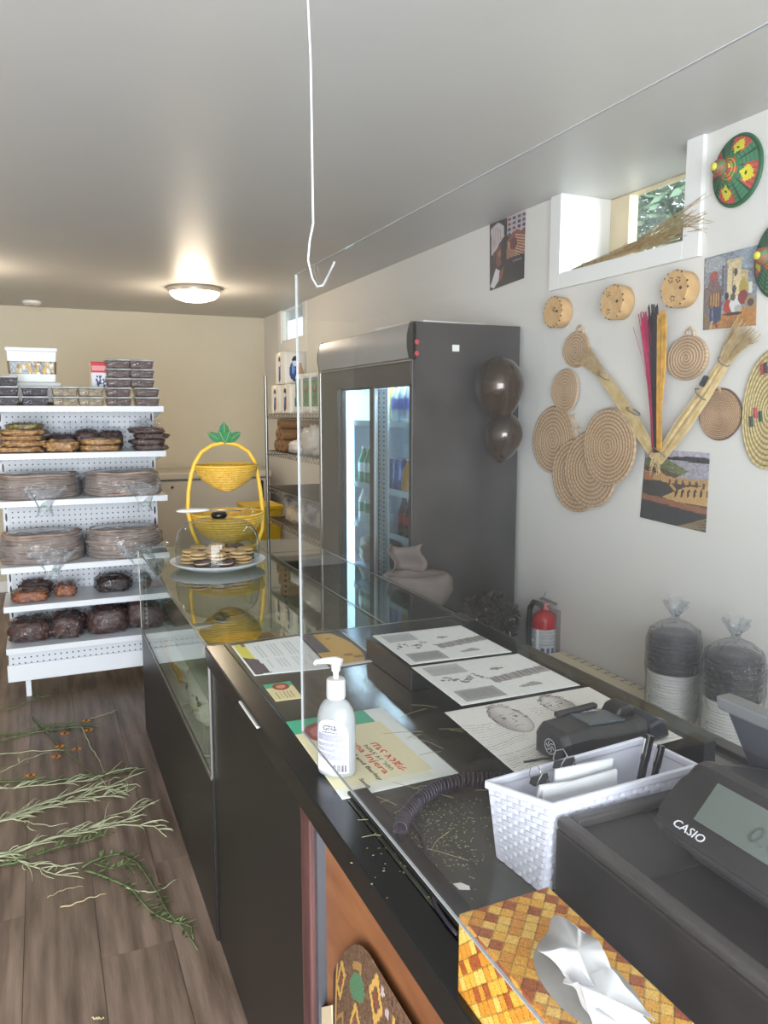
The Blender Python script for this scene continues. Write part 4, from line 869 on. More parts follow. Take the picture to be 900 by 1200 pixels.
# small drum-shaped baskets
M_drum = mat('tan_basket', (190, 150, 98), .65, rgb2=(206, 170, 118), vscale=40, bump=.3, bscale=120)
M_drk = mat('dark_stitch', (58, 42, 34), .7)
for i, (x0, x1, y0, y1, ty) in enumerate(((637, 668, 347, 385, 0), (705, 739, 333, 376, 1), (775, 816, 316, 362, 2))):
    c = wpt((x0+x1)/2, (y0+y1)/2, .04); R = abs(wpt(x0, y0, .04).z-wpt(x0, y1, .04).z)/2*.94; D = .055
    t = thing('drum_basket', ('small drum basket with dark dashes round its rim, leftmost below the window', 'small drum basket with dark flower marks, middle one below the window', 'small drum basket with dark leaf marks, rightmost and largest below the window')[i], 'basket', c, 'drum baskets on the wall')
    X0 = XW-.002
    MB().lathe([(R*.9, 0), (R*.96, -.004), (R*.98, -.02), (R*1.0, -D), (R*.94, -D-.006), (R*.2, -D-.002), (.002, -D-.002)], (X0, c.y, c.z), 32, ax='x', caps=False).build('drum', M_drum, t, smooth=45)
    mb = MB(); xf = X0-D-.005
    for k in range(18):
        if ty != 0 and k % 3 == 1: continue
        a = 2*PI*k/18; mb.blob((X0-D-.004, c.y+R*.94*math.cos(a), c.z+R*.94*math.sin(a)), .003, .0045, .0045, 6, 4)
    mb.build('rim_stitches', M_drk, t)
    mb = MB()
    for (dy, dz) in (((-.12, .15),) if ty == 0 else ((.35, .5), (.3, -.5)) if ty == 1 else ((.3, .5), (-.25, .45), (.1, -.5))):
        for k in range(5): a = k*1.26; mb.blob((xf+.001, c.y+R*dy+R*.13*math.cos(a), c.z+R*dz+R*.13*math.sin(a)), .002, R*.05, R*.05, 6, 4)
    mb.build('leaf_marks', M_drk, t)
    MB().blob((xf+.0005, c.y-R*.45, c.z), .005, R*.09, R*.09, 8, 5).build('peg', M_drk, t)
# bright lids
def bright_lid(label, box, seed):
    x0, x1, y0, y1 = box; c = wpt((x0+x1)/2, (y0+y1)/2, .03); R = abs(wpt(x0, y0, .03).z - wpt(x0, y1, .03).z)/2; ry = abs(wpt(x0, (y0+y1)/2, .03).y-wpt(x1, (y0+y1)/2, .03).y)/2
    t = thing('bright_basket_lid', label, 'basket lid', c, 'bright woven basket lids')
    mb = MB(); n = 72; K = 34; vs = []; fs = []; cols = []
    prof = lambda f: .012 + .048*(1-f)**1.1 + .004*abs(math.sin(f*K*PI/2))
    for i in range(K+1):
        f = .02 + .98*i/K
        for k in range(n):
            a = 2*PI*k/n; h = prof(f) if i < K else 0.0
            if i == K: f = 1.0
            vs.append((XW-.004-h, c.y+ry*f*math.cos(a), c.z+R*f*math.sin(a)))
    G, Yl, Rd, Dk = (44, 108, 62), (206, 198, 44), (176, 62, 56), (26, 66, 40)
    for i in range(K):
        f = (i+.5)/K
        for k in range(n):
            fs.append((i*n+k, i*n+(k+1) % n, (i+1)*n+(k+1) % n, (i+1)*n+k)); s = (k/n*4 + seed) % 1.0; d = abs(s-.5)*2; ray = (k % 2)
            if f > .95: col = Dk
            elif f < .16: col = Yl if (k//18) % 2 else Rd
            elif f < .34: col = Yl if i % 3 == 0 and ray else (G if (k//6) % 2 else Rd)
            elif d < .62 and abs(f-.66)*1.5 + d*.75 < .36: col = Yl if not (abs(f-.62) < .04 and d < .14) else Dk
            elif d < .52 and f > .55: col = Rd if ray else (188, 84, 74)
            elif f > .42: col = Dk if (i % 4 == 0 or k % 5 == 0) else (58, 122, 84)
            else: col = G
            cols.append(tuple(lin(q/255) for q in col))
    mb.add(vs, fs); mb.build('woven_disc', vcol_mat('woven_bright', .55, .4, 160), t, smooth=True, colors=cols)
    kx = XW-.004-.067
    MB().blob((kx-.018, c.y, c.z), .024, .026, .026, 16, 10).build('knob', mat('knob_red', (160, 52, 50), .55, rgb2=(60, 120, 70), vscale=60), t, smooth=True)
    MB().blob((kx-.043, c.y, c.z), .007, .012, .012, 12, 8).build('knob_tip', mat('knob_yellow', (208, 196, 60), .55), t, smooth=True)
    MB().tube([(XW-.01, c.y+ry*math.cos(a), c.z+R*math.sin(a)) for a in [2*PI*k/60 for k in range(60)]], .006, 6, closed=True).build('rim', mat('rim_green', (30, 92, 52), .5), t, smooth=True)
bright_lid('green red and yellow woven basket lid with a knob high beside the window', (832, 886, 160, 238), .30)
bright_lid('green woven basket lid with a yellow star cut by the right edge', (880, 940, 258, 346), .55)
# straw bundles -----------------------------------------------------
M_str = mat('straw_pale', (196, 168, 112), .7, rgb2=(222, 200, 150), vscale=40); M_strd = mat('straw_brush', (160, 132, 84), .7, rgb2=(206, 180, 130), vscale=50)
def strands(mb, pts, ws, n, r, off, seed, spread_end=0.0, jit=1.0):
    """n thin straws following a centre line (pixels on the wall) with half width ws (pixels)"""
    rr = random.Random(seed)
    for k in range(n):
        s = rr.uniform(-1, 1); dp = rr.uniform(-1, 1); pl = []; trim = rr.uniform(0, spread_end)
        for i, ((x, y), w) in enumerate(zip(pts, ws)):
            (xa, ya), (xb, yb) = pts[max(i-1, 0)], pts[min(i+1, len(pts)-1)]; dx, dy = xb-xa, yb-ya; L = math.hypot(dx, dy) or 1
            q = 1.0
            if i == len(pts)-1: x -= dx/L*trim; y -= dy/L*trim
            px, py = x - dy/L*s*w + rr.uniform(-jit, jit), y + dx/L*s*w + rr.uniform(-jit, jit)
            pl.append(wpt(px, py, off + .004*w*.25*(1+dp)))
        mb.tube(pl, r, 3, caps=False)
def broom(label, pts, head, hw, ws, off, seed, ties):
    t = thing('straw_broom', label, 'broom', wpt(*pts[0], off), 'straw brooms')
    mb = MB(); strands(mb, pts, ws, 70, .0021, off, seed, 0, .5); mb.build('handle', M_str, t)
    mb = MB(); strands(mb, head, hw, 95, .0009, off, seed+1, 16, 1.8); tag(mb.build('bristles', M_strd, t), kind='stuff')
    for (x, y, w, an) in ties:
        c = wpt(x, y, off+.012); u = wpt(x+w*math.cos(an), y+w*math.sin(an), off+.012)-c; dpt = Vector((-1, 0, 0))*.018
        MB().tube([c+u*math.cos(a)+dpt*math.sin(a) for a in [2*PI*k/16 for k in range(16)]], .0028, 5, closed=True).build('binding', mat('binding_grey', (120, 112, 98), .6), t)
broom('straw broom leaning left, its frayed head over the small looped mat', [(768, 535), (745, 498), (722, 462), (707, 440)], [(709, 443), (700, 432), (688, 420), (676, 411)], [4, 6, 10, 14], [5, 7.5, 6.5, 5.5], .03, 5, [(742, 482, 8, .6), (708, 441, 7, .7)])
broom('straw broom leaning right, its bushy head below the painting print', [(770, 540), (800, 498), (828, 458), (848, 425)], [(846, 428), (856, 410), (868, 394), (880, 380)], [5, 10, 15, 19], [6, 9, 7.5, 6], .024, 8, [(822, 462, 9, -.75+1.6), (848, 424, 7, -.75+1.6)])
t = thing('dyed_straw_bundle', 'upright bundle of pink, black and yellow dyed straw on the wall', 'straw bundle', wpt(770, 530, .03))
for nm, pts, ws, rgb, sd in (('pink_strands', [(768, 530), (765, 480), (762, 430), (755, 365)], [3.5, 3, 5, 7], (176, 32, 84), 1), ('black_strands', [(769, 530), (768, 480), (767, 430), (765, 355)], [3, 3, 5, 6], (42, 24, 34), 2), ('yellow_strands', [(772, 528), (772, 480), (775, 430), (776, 362)], [3, 3, 5, 6], (206, 160, 60), 3)):
    mb = MB(); strands(mb, pts, ws, 70, .0016, .036+.006*sd, sd, 22, .6); mb.build(nm, mat(nm, rgb, .6, var=.25, vscale=30), t)
MB().tube([wpt(742, 383, .04), wpt(754, 425, .05), wpt(763, 470, .05)], .0012, 4).build('stray_straw', MATS['pink_strands'], t)
mb = MB(); rr = random.Random(4)
for k in range(16): mb.tube([wpt(770+rr.uniform(-3, 3), 530, .045), wpt(766+rr.uniform(-6, 10), 545+rr.uniform(-6, 14), .03)], .0012, 4)
mb.build('root_ends', M_str, t)
MB().tube([wpt(757, 538, .06), wpt(766, 524, .065), wpt(780, 536, .06)], .0022, 5).build('binding', MATS['binding_grey'], t)
o = MB().tube([wpt(822, 452, .06), wpt(828, 441, .06)], [.010, .010], 8).build('black_clip', mat('clip_black', (34, 34, 40), .4), loc=wpt(825, 447, .06), bevel=.003)
tag(o, 'small black clip holding the right straw broom', 'clip')
# broom lying on the window sill ------------------------------------
t = thing('sill_broom', 'loose straw broom lying on the white window sill', 'broom', (XW+.02, 2.5, W1[2]))
mb = MB(); rr = random.Random(9); zs = W1[2]+.006
for k in range(110):
    y0 = 2.83-rr.uniform(0, .04); s = rr.uniform(-1, 1); q = rr.uniform(0, 1); ln = rr.uniform(.45, .80)
    up = .006+.028*q
    pl = []
    for i in range(5):
        f = i/4; w = .016+.045*f; pl.append((XW+.045-.03*f+s*w*(.7 if s < 0 else .5), y0-ln*f, zs+.004+up*(.35+f*1.25)*(1-.1*f)+.02*f*rr.uniform(-.2, 1)*f))
    pl[-1] = (pl[-1][0]-rr.uniform(-.01, .04), pl[-1][1], pl[-1][2]+rr.uniform(-.03, .025)+.01)
    mb.tube(pl, .0011, 3, caps=False)
for k in range(14):
    y0 = 2.30; mb.tube([(XW+.0, y0, zs+.06), (XW-.02, y0-.12, zs+.07+rr.uniform(-.02, .03)), (XW-.03, y0-.2-rr.uniform(0, .12), zs+.06+rr.uniform(-.07, .07))], .0009, 3, caps=False)
tag(mb.build('straws', M_strd, t), kind='stuff')
MB().tube([(XW+.045+.022*math.cos(a), 2.74, zs+.014+.012*math.sin(a)) for a in [2*PI*k/14 for k in range(14)]], .003, 5, closed=True).build('binding', MATS['binding_grey'], t)
# printed pictures ----------------------------------------------------
p = Pic(56, 96, (44, 40, 40)); p.grain(6)
p.poly([(.04, .08), (.26, .02), (.42, .10), (.44, .26), (.30, .34), (.20, .45), (.06, .48)], (186, 176, 176))
for k in range(5): p.line(.12+.05*k, .06+.02*k, .10+.06*k, .40-.03*k, .012, (140, 128, 132), .7)
p.poly([(.10, .46), (.24, .40), (.36, .36), (.34, .56), (.38, .66), (.24, .70), (.16, .56)], (112, 66, 52)); p.ell(.30, .50, .05, .05, (150, 96, 74)); p.ell(.18, .54, .04, .08, (82, 50, 44))
p.poly([(.02, .94), (.20, .70), (.34, .76), (.28, .90), (.14, .99)], (206, 202, 204)); p.poly([(.30, .78), (.46, .70), (.40, .88), (.30, .94)], (120, 72, 60))
p.rect(.52, 0, 1, .27, (168, 160, 168))
for i in range(4):
    for j in range(4): p.ell(.58+.13*i, .04+.075*j, .045, .024, random.choice([(60,54,70),(120,60,58),(90,80,86)]))
p.poly([(.52, .34), (.78, .22), (1, .30), (1, .60), (.52, .62)], (126, 74, 62))
for k in range(9): p.line(.76, .30+.04*k, 1.0, .36+.045*k, .008, (206, 184, 150), .8); p.line(.54+.02*k, .38, .52+.03*k, .62, .006, (190, 160, 120), .7)
p.ell(.70, .42, .10, .09, (96, 46, 42)); p.rect(.52, .62, 1, 1, (46, 42, 44)); p.rect(.70, .67, .92, .70, (120, 116, 122), .8)
q = [wpt(574, 263, .003), wpt(616, 247, .003), wpt(614, 326, .003), wpt(574, 341, .003)]
print_sheet('wall_picture', 'dark photo print of a figure in a white head wrap, left of the window', 'picture', q, p, bow=.004, nrm=WN)
p = Pic(64, 100, (132, 140, 152)); p.grain(9, 2); p.ell(.2, .12, .25, .1, (170, 172, 168), .6); p.ell(.85, .12, .2, .14, (150, 166, 180), .8)
p.poly([(.48, .12), (.72, .10), (.74, .60), (.46, .62)], (206, 188, 146)); p.rect(.46, .10, .76, .14, (190, 176, 140)); p.poly([(.72, .26), (.84, .28), (.84, .6), (.72, .6)], (188, 168, 124)); p.line(.58, .12, .56, .6, .006, (120, 104, 84))
p.ell(.62, .28, .035, .055, (78, 76, 84)); p.ell(.60, .50, .035, .06, (70, 68, 76)); p.rect(.42, .08, .46, .56, (120, 104, 96), .8); p.rect(.36, .16, .40, .56, (92, 84, 86), .8)
p.rect(0, .42, .36, .95, (108, 92, 84), .7); p.ell(.20, .30, .09, .09, (156, 80, 72)); p.ell(.20, .42, .13, .10, (120, 96, 96))
p.rect(0, .80, 1, 1, (164, 116, 70)); p.poly([(.3, .85), (1, .70), (1, 1), (.2, 1)], (172, 120, 66)); p.rect(.0, .8, .14, 1, (128, 108, 88)); p.grain(8, 2)
p.poly([(.12, .52), (.34, .50), (.38, .70), (.10, .70)], (110, 76, 58)); 
for k in range(9): p.line(.14+.024*k, .52, .16+.02*k, .72, .007, random.choice([(196, 160, 104), (70, 50, 46), (150, 110, 70)]))
p.poly([(.12, .70), (.36, .70), (.36, .88), (.22, .94), (.12, .88)], (62, 68, 94)); p.line(.18, .72, .20, .9, .012, (110, 124, 156)); p.line(.18, .9, .16, .98, .02, (190, 160, 120)); p.line(.26, .92, .28, .97, .02, (120, 60, 40))
p.ell(.49, .72, .09, .09, (166, 66, 50)); p.ell(.46, .58, .04, .05, (60, 50, 46)); p.ell(.62, .70, .10, .11, (206, 206, 204)); p.ell(.58, .60, .05, .05, (96, 86, 80)); p.ell(.68, .76, .07, .05, (170, 166, 160))
p.poly([(.70, .42), (.78, .36), (.84, .48), (.82, .56), (.68, .54)], (166, 146, 70)); p.ell(.76, .62, .09, .09, (128, 60, 58)); p.ell(.90, .70, .10, .09, (150, 130, 104)); p.ell(.90, .70, .06, .05, (84, 66, 56)); p.rect(.86, .44, .92, .58, (214, 206, 180))
p.ell(.58, .82, .18, .02, (70, 54, 46))
q = [wpt(826, 303, .003), wpt(888, 287, .003), wpt(886, 381, .003), wpt(824, 387, .003)]
print_sheet('wall_picture', 'painting print of a pale tower and gathered figures, below the bright lids', 'picture', q, p, bow=.003, nrm=WN)
p = Pic(66, 80, (70, 60, 52)); p.rect(0, 0, 1, .12, (176, 168, 182)); p.rect(0, .12, 1, .40, (158, 154, 164)); p.poly([(.28, .09), (.5, .08), (.75, .06), (1, .07), (1, .14), (.3, .12)], (52, 48, 52))
p.poly([(.0, .12), (.35, .11), (.72, .26), (.60, .32), (.2, .28), (0, .24)], (104, 112, 74)); p.poly([(0, .22), (.2, .24), (.6, .32), (.5, .38), (0, .36)], (92, 72, 60)); p.grain(8, 2)
p.poly([(0, .30), (.5, .36), (1, .34), (1, .42), (.5, .44), (0, .44)], (176, 140, 92)); p.poly([(0, .32), (.2, .33), (.14, .46), (0, .46)], (160, 106, 74))
p.poly([(0, .44), (.30, .42), (.52, .54), (.36, .66), (0, .66)], (62, 60, 56)); p.line(.16, .22, .56, .54, .018, (190, 142, 82)); p.poly([(.34, .64), (.7, .46), (1, .42), (1, .68), (.5, .68)], (188, 152, 96))
for k in range(6): p.ell(.55+.09*k, .56-.01*k, .018, .06, (58, 44, 38), 1, .2); p.ell(.44+.10*k, .42, .02, .04, (90, 66, 48))
p.poly([(0, .64), (.4, .66), (1, .70), (1, .78), (.4, .74), (0, .72)], (140, 92, 66)); p.poly([(0, .74), (.5, .76), (1, .80), (1, 1), (0, 1)], (48, 46, 46)); p.grain(7)
for k in range(4): p.line(.62+.03*k, 1.0, 1.0, .84+.04*k, .012, (150, 128, 92), .8)
q = [wpt(757, 526, .003), wpt(832, 531, .003), wpt(827, 624, .003), wpt(750, 606, .003)]
print_sheet('wall_picture', 'photo print of reed boats at a lake shore, below the straw bundles', 'picture', q, p, bow=.004, nrm=WN)
# ------------------------------------------------------------------ on the display case: cake stand, cookies, basket stand
cx, cy = 0.70, 3.41
t = thing('cake_stand', 'white cake plate with clear dome full of cookies on the glass case', 'cake stand', (cx, cy, T))
MB().lathe([(.14, T+.0005), (.155, T+.006), (.185, T+.016), (.208, T+.030), (.210, T+.034), (.202, T+.034), (.19, T+.026), (.01, T+.024)], (cx, cy, 0), 56, caps=False).build('plate', mat('white_ceramic', (224, 228, 234), .25), t, smooth=50)
G_dome = pane('dome_plastic', (236, 240, 240), ior=1.45, refl=1.0)
dz = T+.027; R = .185
pr = [(R, dz), (R*1.0, dz+.07), (R*.985, dz+.10), (R*.93, dz+.135), (R*.83, dz+.160), (R*.68, dz+.178), (R*.45, dz+.188), (R*.12, dz+.192)]
MB().lathe(pr, (cx, cy, 0), 56, caps=False).build('dome', G_dome, t, smooth=True)
MB().lathe([(.012, dz+.190), (.03, dz+.193), (.036, dz+.203), (.036, dz+.212), (.03, dz+.219), (.008, dz+.221)], (cx+.01, cy, 0), 24).build('knob', mat('knob_black', (20, 20, 22), .3), t, smooth=True)
kz = dz+.224
t = thing('spoon', 'white serving spoon with a wire loop lying across the black dome knob', 'utensil', (cx, cy, kz))
MB().blob((cx-.105, cy-.01, kz+.010), .075, .03, .009, 20, 8, .9).build('bowl', M_white, t, smooth=True)
MB().tube([(cx-.04, cy-.01, kz+.008), (cx+.06, cy-.01, kz+.004), (cx+.11, cy, kz-.004)], .0035, 6).build('handle', M_st, t, smooth=True)
MB().tube([(cx+.135+.03*math.cos(a), cy, kz-.010+.017*math.sin(a)) for a in [2*PI*k/20 for k in range(20)]], .0022, 5, closed=True).build('wire_loop', M_st, t, smooth=True)
# cookies: sandwich rounds, two biscuit halves and a filling
def cookie_proto(m1, m2, nm):
    t = thing('cookie', 'x', 'cookie')
    MB().lathe([(.01, 0), (.034, .001), (.038, .005), (.036, .010), (.01, .011)], n=22).build('biscuit', m1, t, smooth=40)
    MB().lathe([(.031, .0095), (.033, .012), (.031, .0155)], n=18).build('filling', m2, t, smooth=True)
    MB().lathe([(.01, .015), (.035, .016), (.038, .020), (.033, .0255), (.01, .027)], n=22).build('biscuit', m1, t, smooth=40)
    return t
M_ck1 = mat('biscuit_gold', (206, 160, 104), .7, rgb2=(228, 190, 138), vscale=30, bump=.3, bscale=80); M_ck2 = mat('biscuit_dark', (66, 44, 40), .7, rgb2=(96, 66, 58), vscale=30, bump=.3, bscale=80); M_fil = mat('filling_cream', (226, 206, 176), .6); M_jam = mat('filling_dark', (70, 34, 34), .5)
cg, cd = cookie_proto(M_ck1, M_jam, 'g'), cookie_proto(M_ck2, M_fil, 'd')
ug = ud = False; rr = random.Random(2)
spots = []; DIR = ['right', 'back right', 'back', 'back left', 'left', 'front left', 'front', 'front right']
for k in range(8): a = k*PI/4+.05; spots.append((.130*math.cos(a), .130*math.sin(a), 0, 'd' if k in (0, 2, 5, 6) else 'g', 'outer bottom', DIR[k]))
for k in range(3): a = k*2*PI/3+PI/2; spots.append((.046*math.cos(a), .046*math.sin(a), 0, 'g', 'inner bottom', ('back', 'left', 'right')[k]))
for k in range(8): a = k*PI/4-.18; spots.append((.120*math.cos(a), .120*math.sin(a), 1, 'd' if k in (1,) else 'g', 'outer top', DIR[k]))
for k in range(3): a = k*2*PI/3+PI/2+.2; spots.append((.045*math.cos(a), .045*math.sin(a), 1, 'g', 'inner top', ('back', 'left', 'right')[k]))
for i, (dx, dy, L, kd, ring, wh) in enumerate(spots):
    loc = (cx+dx, cy+dy, T+.0265+L*.029)
    if kd == 'g': o = cg if not ug else dup(cg); ug = True
    else: o = cd if not ud else dup(cd); ud = True
    o['label'] = f'{"golden" if kd == "g" else "dark"} sandwich cookie at the {wh} of the {ring} ring under the cake dome'; o['group'] = 'cookies under the dome'
    o.location = loc; o.rotation_euler = (rr.uniform(-.05, .05), rr.uniform(-.05, .05), rr.uniform(0, 6))
# pineapple-shaped two-tier basket stand ----------------------------
bx_, by_ = .833, 3.80
t = thing('pineapple_basket_stand', 'yellow two-tier wicker basket stand topped with green pineapple leaves', 'basket stand', (bx_, by_, T))
M_yw = mat('yellow_wicker', (222, 172, 62), .55, rgb2=(240, 200, 96), vscale=50, bump=.5, bscale=110)
M_yf = mat('yellow_frame', (236, 190, 66), .45)
def pp(px, py): return PY(px, py, by_)
fr = [(247, 668), (236, 650), (225, 622), (220, 598), (221, 575), (224, 556), (228, 543), (236, 530), (248, 522), (263, 518.5), (278, 521), (291, 529), (299, 542), (302, 556), (305, 575), (307.5, 598), (307, 620), (301, 638), (294, 654), (283, 668)]
fp = [pp(*q) for q in fr]
for q in fp: q.z = max(q.z, T+.011)
MB().tube(fp[1:-1], .0105, 10).build('frame', M_yf, t, smooth=True)
MB().tube([fp[1], (bx_-.02, by_-.09, T+.009), (bx_+.0, by_-.10, T+.009), (bx_+.02, by_-.09, T+.009), fp[-2]], .008, 8).build('base_ring', M_yf, t, smooth=True)
MB().tube([fp[1], (bx_-.02, by_+.09, T+.009), (bx_+.0, by_+.10, T+.009), (bx_+.02, by_+.09, T+.009), fp[-2]], .008, 8).build('base_ring', M_yf, t, smooth=True)
def wicker_bowl(name, zc, R, depth, parent):
    mb = MB(); n = 64; rows = 13
    for j in range(rows):                        # woven rows
        f = j/(rows-1); r = R*(1-.78*(1-f)**2.1); z = zc - depth*(1-f)
        for s in (0, 1): mb.tube([(bx_+(r+.0018*math.sin(k*PI+s*PI))*math.cos(2*PI*k/n), by_+(r+.0018*math.sin(k*PI+s*PI))*math.sin(2*PI*k/n), z+.0016*(1 if (k+s) % 2 else -1)) for k in range(n)], depth/rows*.52, 4, closed=True)
    b = mb.build(name, M_yw, parent, smooth=True)
    MB().lathe([(.01, zc-depth-.002), (R*.21, zc-depth-.001), (R*.58, zc-depth*.76), (R*.80, zc-depth*.5), (R*.93, zc-depth*.25), (R*.985, zc-.004)], (bx_, by_, 0), 40, caps=False).build('bowl_lining', M_yw, b, smooth=True)
    MB().tube([(bx_+R*1.01*math.cos(2*PI*k/48), by_+R*1.01*math.sin(2*PI*k/48), zc+.003) for k in range(48)], .0065, 8, closed=True).build('bowl_rim', M_yf, b, smooth=True)
wicker_bowl('upper_bowl', pp(264, 546).z, .150, .118, t)
wicker_bowl('lower_bowl', pp(264, 602).z, .172, .150, t)
M_pl = mat('leaf_green', (26, 120, 74), .45)
lb = pp(263, 520)
for i, (an, L, w) in enumerate(((0, .104, .027), (-.42, .070, .022), (.42, .070, .022), (-1.0, .098, .022), (1.0, .098, .022))):
    mb = MB(); mb.M = Matrix.Translation((lb.x, lb.y-.004*(i % 3), lb.z+.004)) @ Matrix.Rotation(an, 4, 'Y')
    pts = [(0, -.006, -.006), (w*.75, -.006, L*.25), (w, -.006, L*.5), (w*.7, -.006, L*.78), (0, -.006, L), (-w*.7, -.006, L*.78), (-w, -.006, L*.5), (-w*.75, -.006, L*.25)]
    mb.prism(pts, (0, .010, 0)); lf = mb.build('leaf', M_pl, t, bevel=.003)
    mb = MB(); mb.M = Matrix.Translation((lb.x, lb.y-.004*(i % 3), lb.z+.004)) @ Matrix.Rotation(an, 4, 'Y'); mb.cyl((0, -.007, .0), (0, -.007, L*.95), .002, n=6); mb.build('leaf_vein', mat('vein_yellow', (150, 170, 70), .5), lf)
# ------------------------------------------------------------------ inside the case
t = thing('wicker_tray', 'honey wicker basket inside the near end of the glass case', 'basket', (.63, 2.52, .742))
M_hw = mat('honey_wicker', (190, 128, 48), .6, rgb2=(222, 170, 84), vscale=60, bump=.6, bscale=120)
mb = MB()
for j in range(12):
    f = j/11; mb.tube([(.63+(.125+.035*f+.0015*(1 if k % 2 else -1))*math.cos(2*PI*k/60), 2.52+(.14+.035*f+.0015*(1 if k % 2 else -1))*math.sin(2*PI*k/60), .748+.09*f) for k in range(60)], .0045, 4, closed=True)
mb.build('wall', M_hw, t, smooth=True)
MB().lathe([(.01, .743), (.13, .744)], (.63, 2.52, 0), 30, sy=1.1, caps=False).build('bottom', M_hw, t)
MB().tube([(.63+.165*math.cos(2*PI*k/40), 2.52+.18*math.sin(2*PI*k/40), .842) for k in range(40)], .008, 6, closed=True).build('rim', M_hw, t, smooth=True)
lump('green_cloth', 'green patterned cloth behind the honey basket inside the case', (.70, 2.80, .742+.05), (.13, .10, .055), mat('green_pattern', (58, 92, 72), .8, rgb2=(150, 160, 130), vscale=30), 'cloth', 81)
lump('clear_bag', 'pale clear bag of goods inside the case near the wooden disc', (.84, 2.85, .742+.04), (.11, .22, .044), mat('pale_goods', (170, 166, 150), .4, var=.12, bump=.6, bscale=30), 'bag', 83)
t = thing('wooden_disc', 'round pale wooden piece standing inside the glass case', 'wooden disc', (.93, 2.66, .742))
MB().lathe([(.01, 0), (.046, .001), (.05, .006), (.05, .03), (.046, .035), (.01, .036)], (.93, 2.62, .793), 24, ax='y').build('disc', mat('pale_wood', (206, 172, 130), .6, var=.1), t, smooth=40)
MB().lathe([(.008, -.003), (.008, .002)], (.93, 2.62, .793), 10, ax='y').build('peg', M_drk, t)
M_emb = mat('cream_embroidery', (228, 222, 202), .8, var=.06, vscale=5, bump=.5, bscale=14)
t = lump('folded_cloth', 'cream folded cloth with gold embroidered edge in the case', (.62, 3.22, .542+.07), (.17, .30, .075), M_emb, 'cloth', 90, .14, 3, .7)
mb = MB()
for k in range(10):
    y = 2.98+.05*k; mb.prism([(.447, y, .60), (.447, y+.028, .60), (.447, y+.014, .630)], (.012, 0, 0))
mb.tube([(.45, 2.96, .597), (.449, 3.2, .602), (.452, 3.46, .597)], .006, 6); mb.build('gold_embroidery', mat('gold_thread', (186, 138, 50), .6), t)
t = lump('folded_cloth', 'cream folded cloth with green leaf embroidery in the case', (.60, 2.72, .542+.085), (.155, .22, .092), M_emb, 'cloth', 93, .14, 3, .7)
mb = MB()
for k in range(9):
    y = 2.60+.028*k; mb.blob((.452, y, .64+.014*math.sin(k*2.2)), .006, .016, .008, 8, 5)
mb.build('leaf_embroidery', mat('thread_green', (78, 92, 74), .7), t)
lump('purple_cloth', 'white and purple bundle in the nearest corner of the glass case', (.59, 2.385, .542+.08), (.125, .105, .085), mat('purple_white', (116, 66, 86), .6, rgb2=(206, 200, 200), vscale=14, bump=.4, bscale=30), 'cloth', 96)

# ------------------------------------------------------------------ papers on the counter
zt = T+.0012
def fq(pts, z=zt): return [PZ(x, y, z) for x, y in pts]
p = Pic(40, 50, (222, 226, 226)); p.rect(0, .02, .17, .52, (214, 208, 90)); p.poly([(0, .42), (.2, .55), (.24, .96), (.02, .98)], (92, 82, 90)); p.rect(.12, .0, .18, .1, (120, 110, 100)); p.rect(.0, 0, .02, 1, (230, 230, 230))
for k in range(14): p.rect(.28+.045*k, .12, .295+.045*k, .52, (176, 182, 184), .55); p.rect(.30+.045*k, .58, .315+.045*k, .85, (176, 182, 184), .5)
print_sheet('form_sheet', 'white form with a yellow and purple end panel near the display case', 'paper', fq([(271, 757), (350, 745), (387, 783), (298, 792)]), p)
p = Pic(40, 50, (62, 60, 62)); p.ell(.38, .5, .50, .60, (206, 164, 70)); p.rect(0, 0, .28, .58, (84, 76, 80)); p.rect(.05, .2, .2, .5, (206, 164, 70), .0); p.ell(.5, .18, .06, .03, (150, 110, 40)); p.ell(.55, .72, .10, .04, (160, 110, 40)); p.ell(.7, .8, .1, .05, (150, 110, 40))
p.rect(.95, 0, 1, 1, (214, 216, 216)); p.rect(0, .94, 1, 1, (206, 208, 208))
print_sheet('round_leaflet', 'dark sheet with a large yellow round print behind the pump bottle', 'paper', fq([(352, 745), (403, 741), (446, 774), (389, 783)], zt+.001), p)
p = Pic(32, 40, (216, 206, 160)); p.rect(0, 0, 1, .24, (70, 168, 130)); p.ell(.55, .24, .30, .20, (150, 56, 44)); p.ell(.55, .24, .17, .10, (206, 150, 120))
for k in range(5): p.rect(.2+.13*k, .52, .26+.13*k, .9, (190, 120, 100) if k > 3 else (160, 146, 110), .7)
print_sheet('small_card', 'small green and cream card with a red round emblem left of the bottle', 'card', fq([(308, 803), (340, 798), (355, 818), (323, 822)]), p)
# the big flyer: white sheet, green header, cream field, red emblem, lettering
fl4 = fq([(335, 846), (447, 829), (538, 906), (401, 937)])
p = Pic(70, 100, (226, 232, 228)); p.rect(0, 0, .80, .20, (74, 178, 140)); p.rect(.0, .20, .84, .90, (226, 218, 180)); p.rect(.03, .90, .8, .97, (222, 224, 206)); p.ell(.28, .22, .20, .14, (150, 62, 64)); p.ell(.28, .22, .14, .095, (196, 120, 120)); p.ell(.60, .26, .08, .10, (60, 50, 50), .0)
fo = print_sheet('flyer', 'green and cream flyer with red lettering under the pump bottle', 'flyer', fl4, p)
M_red = mat('ink_red', (196, 62, 50), .6); M_ink = mat('ink_grey', (96, 96, 84), .6); M_black = mat('ink_black', (40, 40, 44), .6)
tx0 = PZ(432, 873, zt+.001); xa = (PZ(470, 906, zt) - PZ(436, 873, zt)); ya = Vector((1, 0, 0))
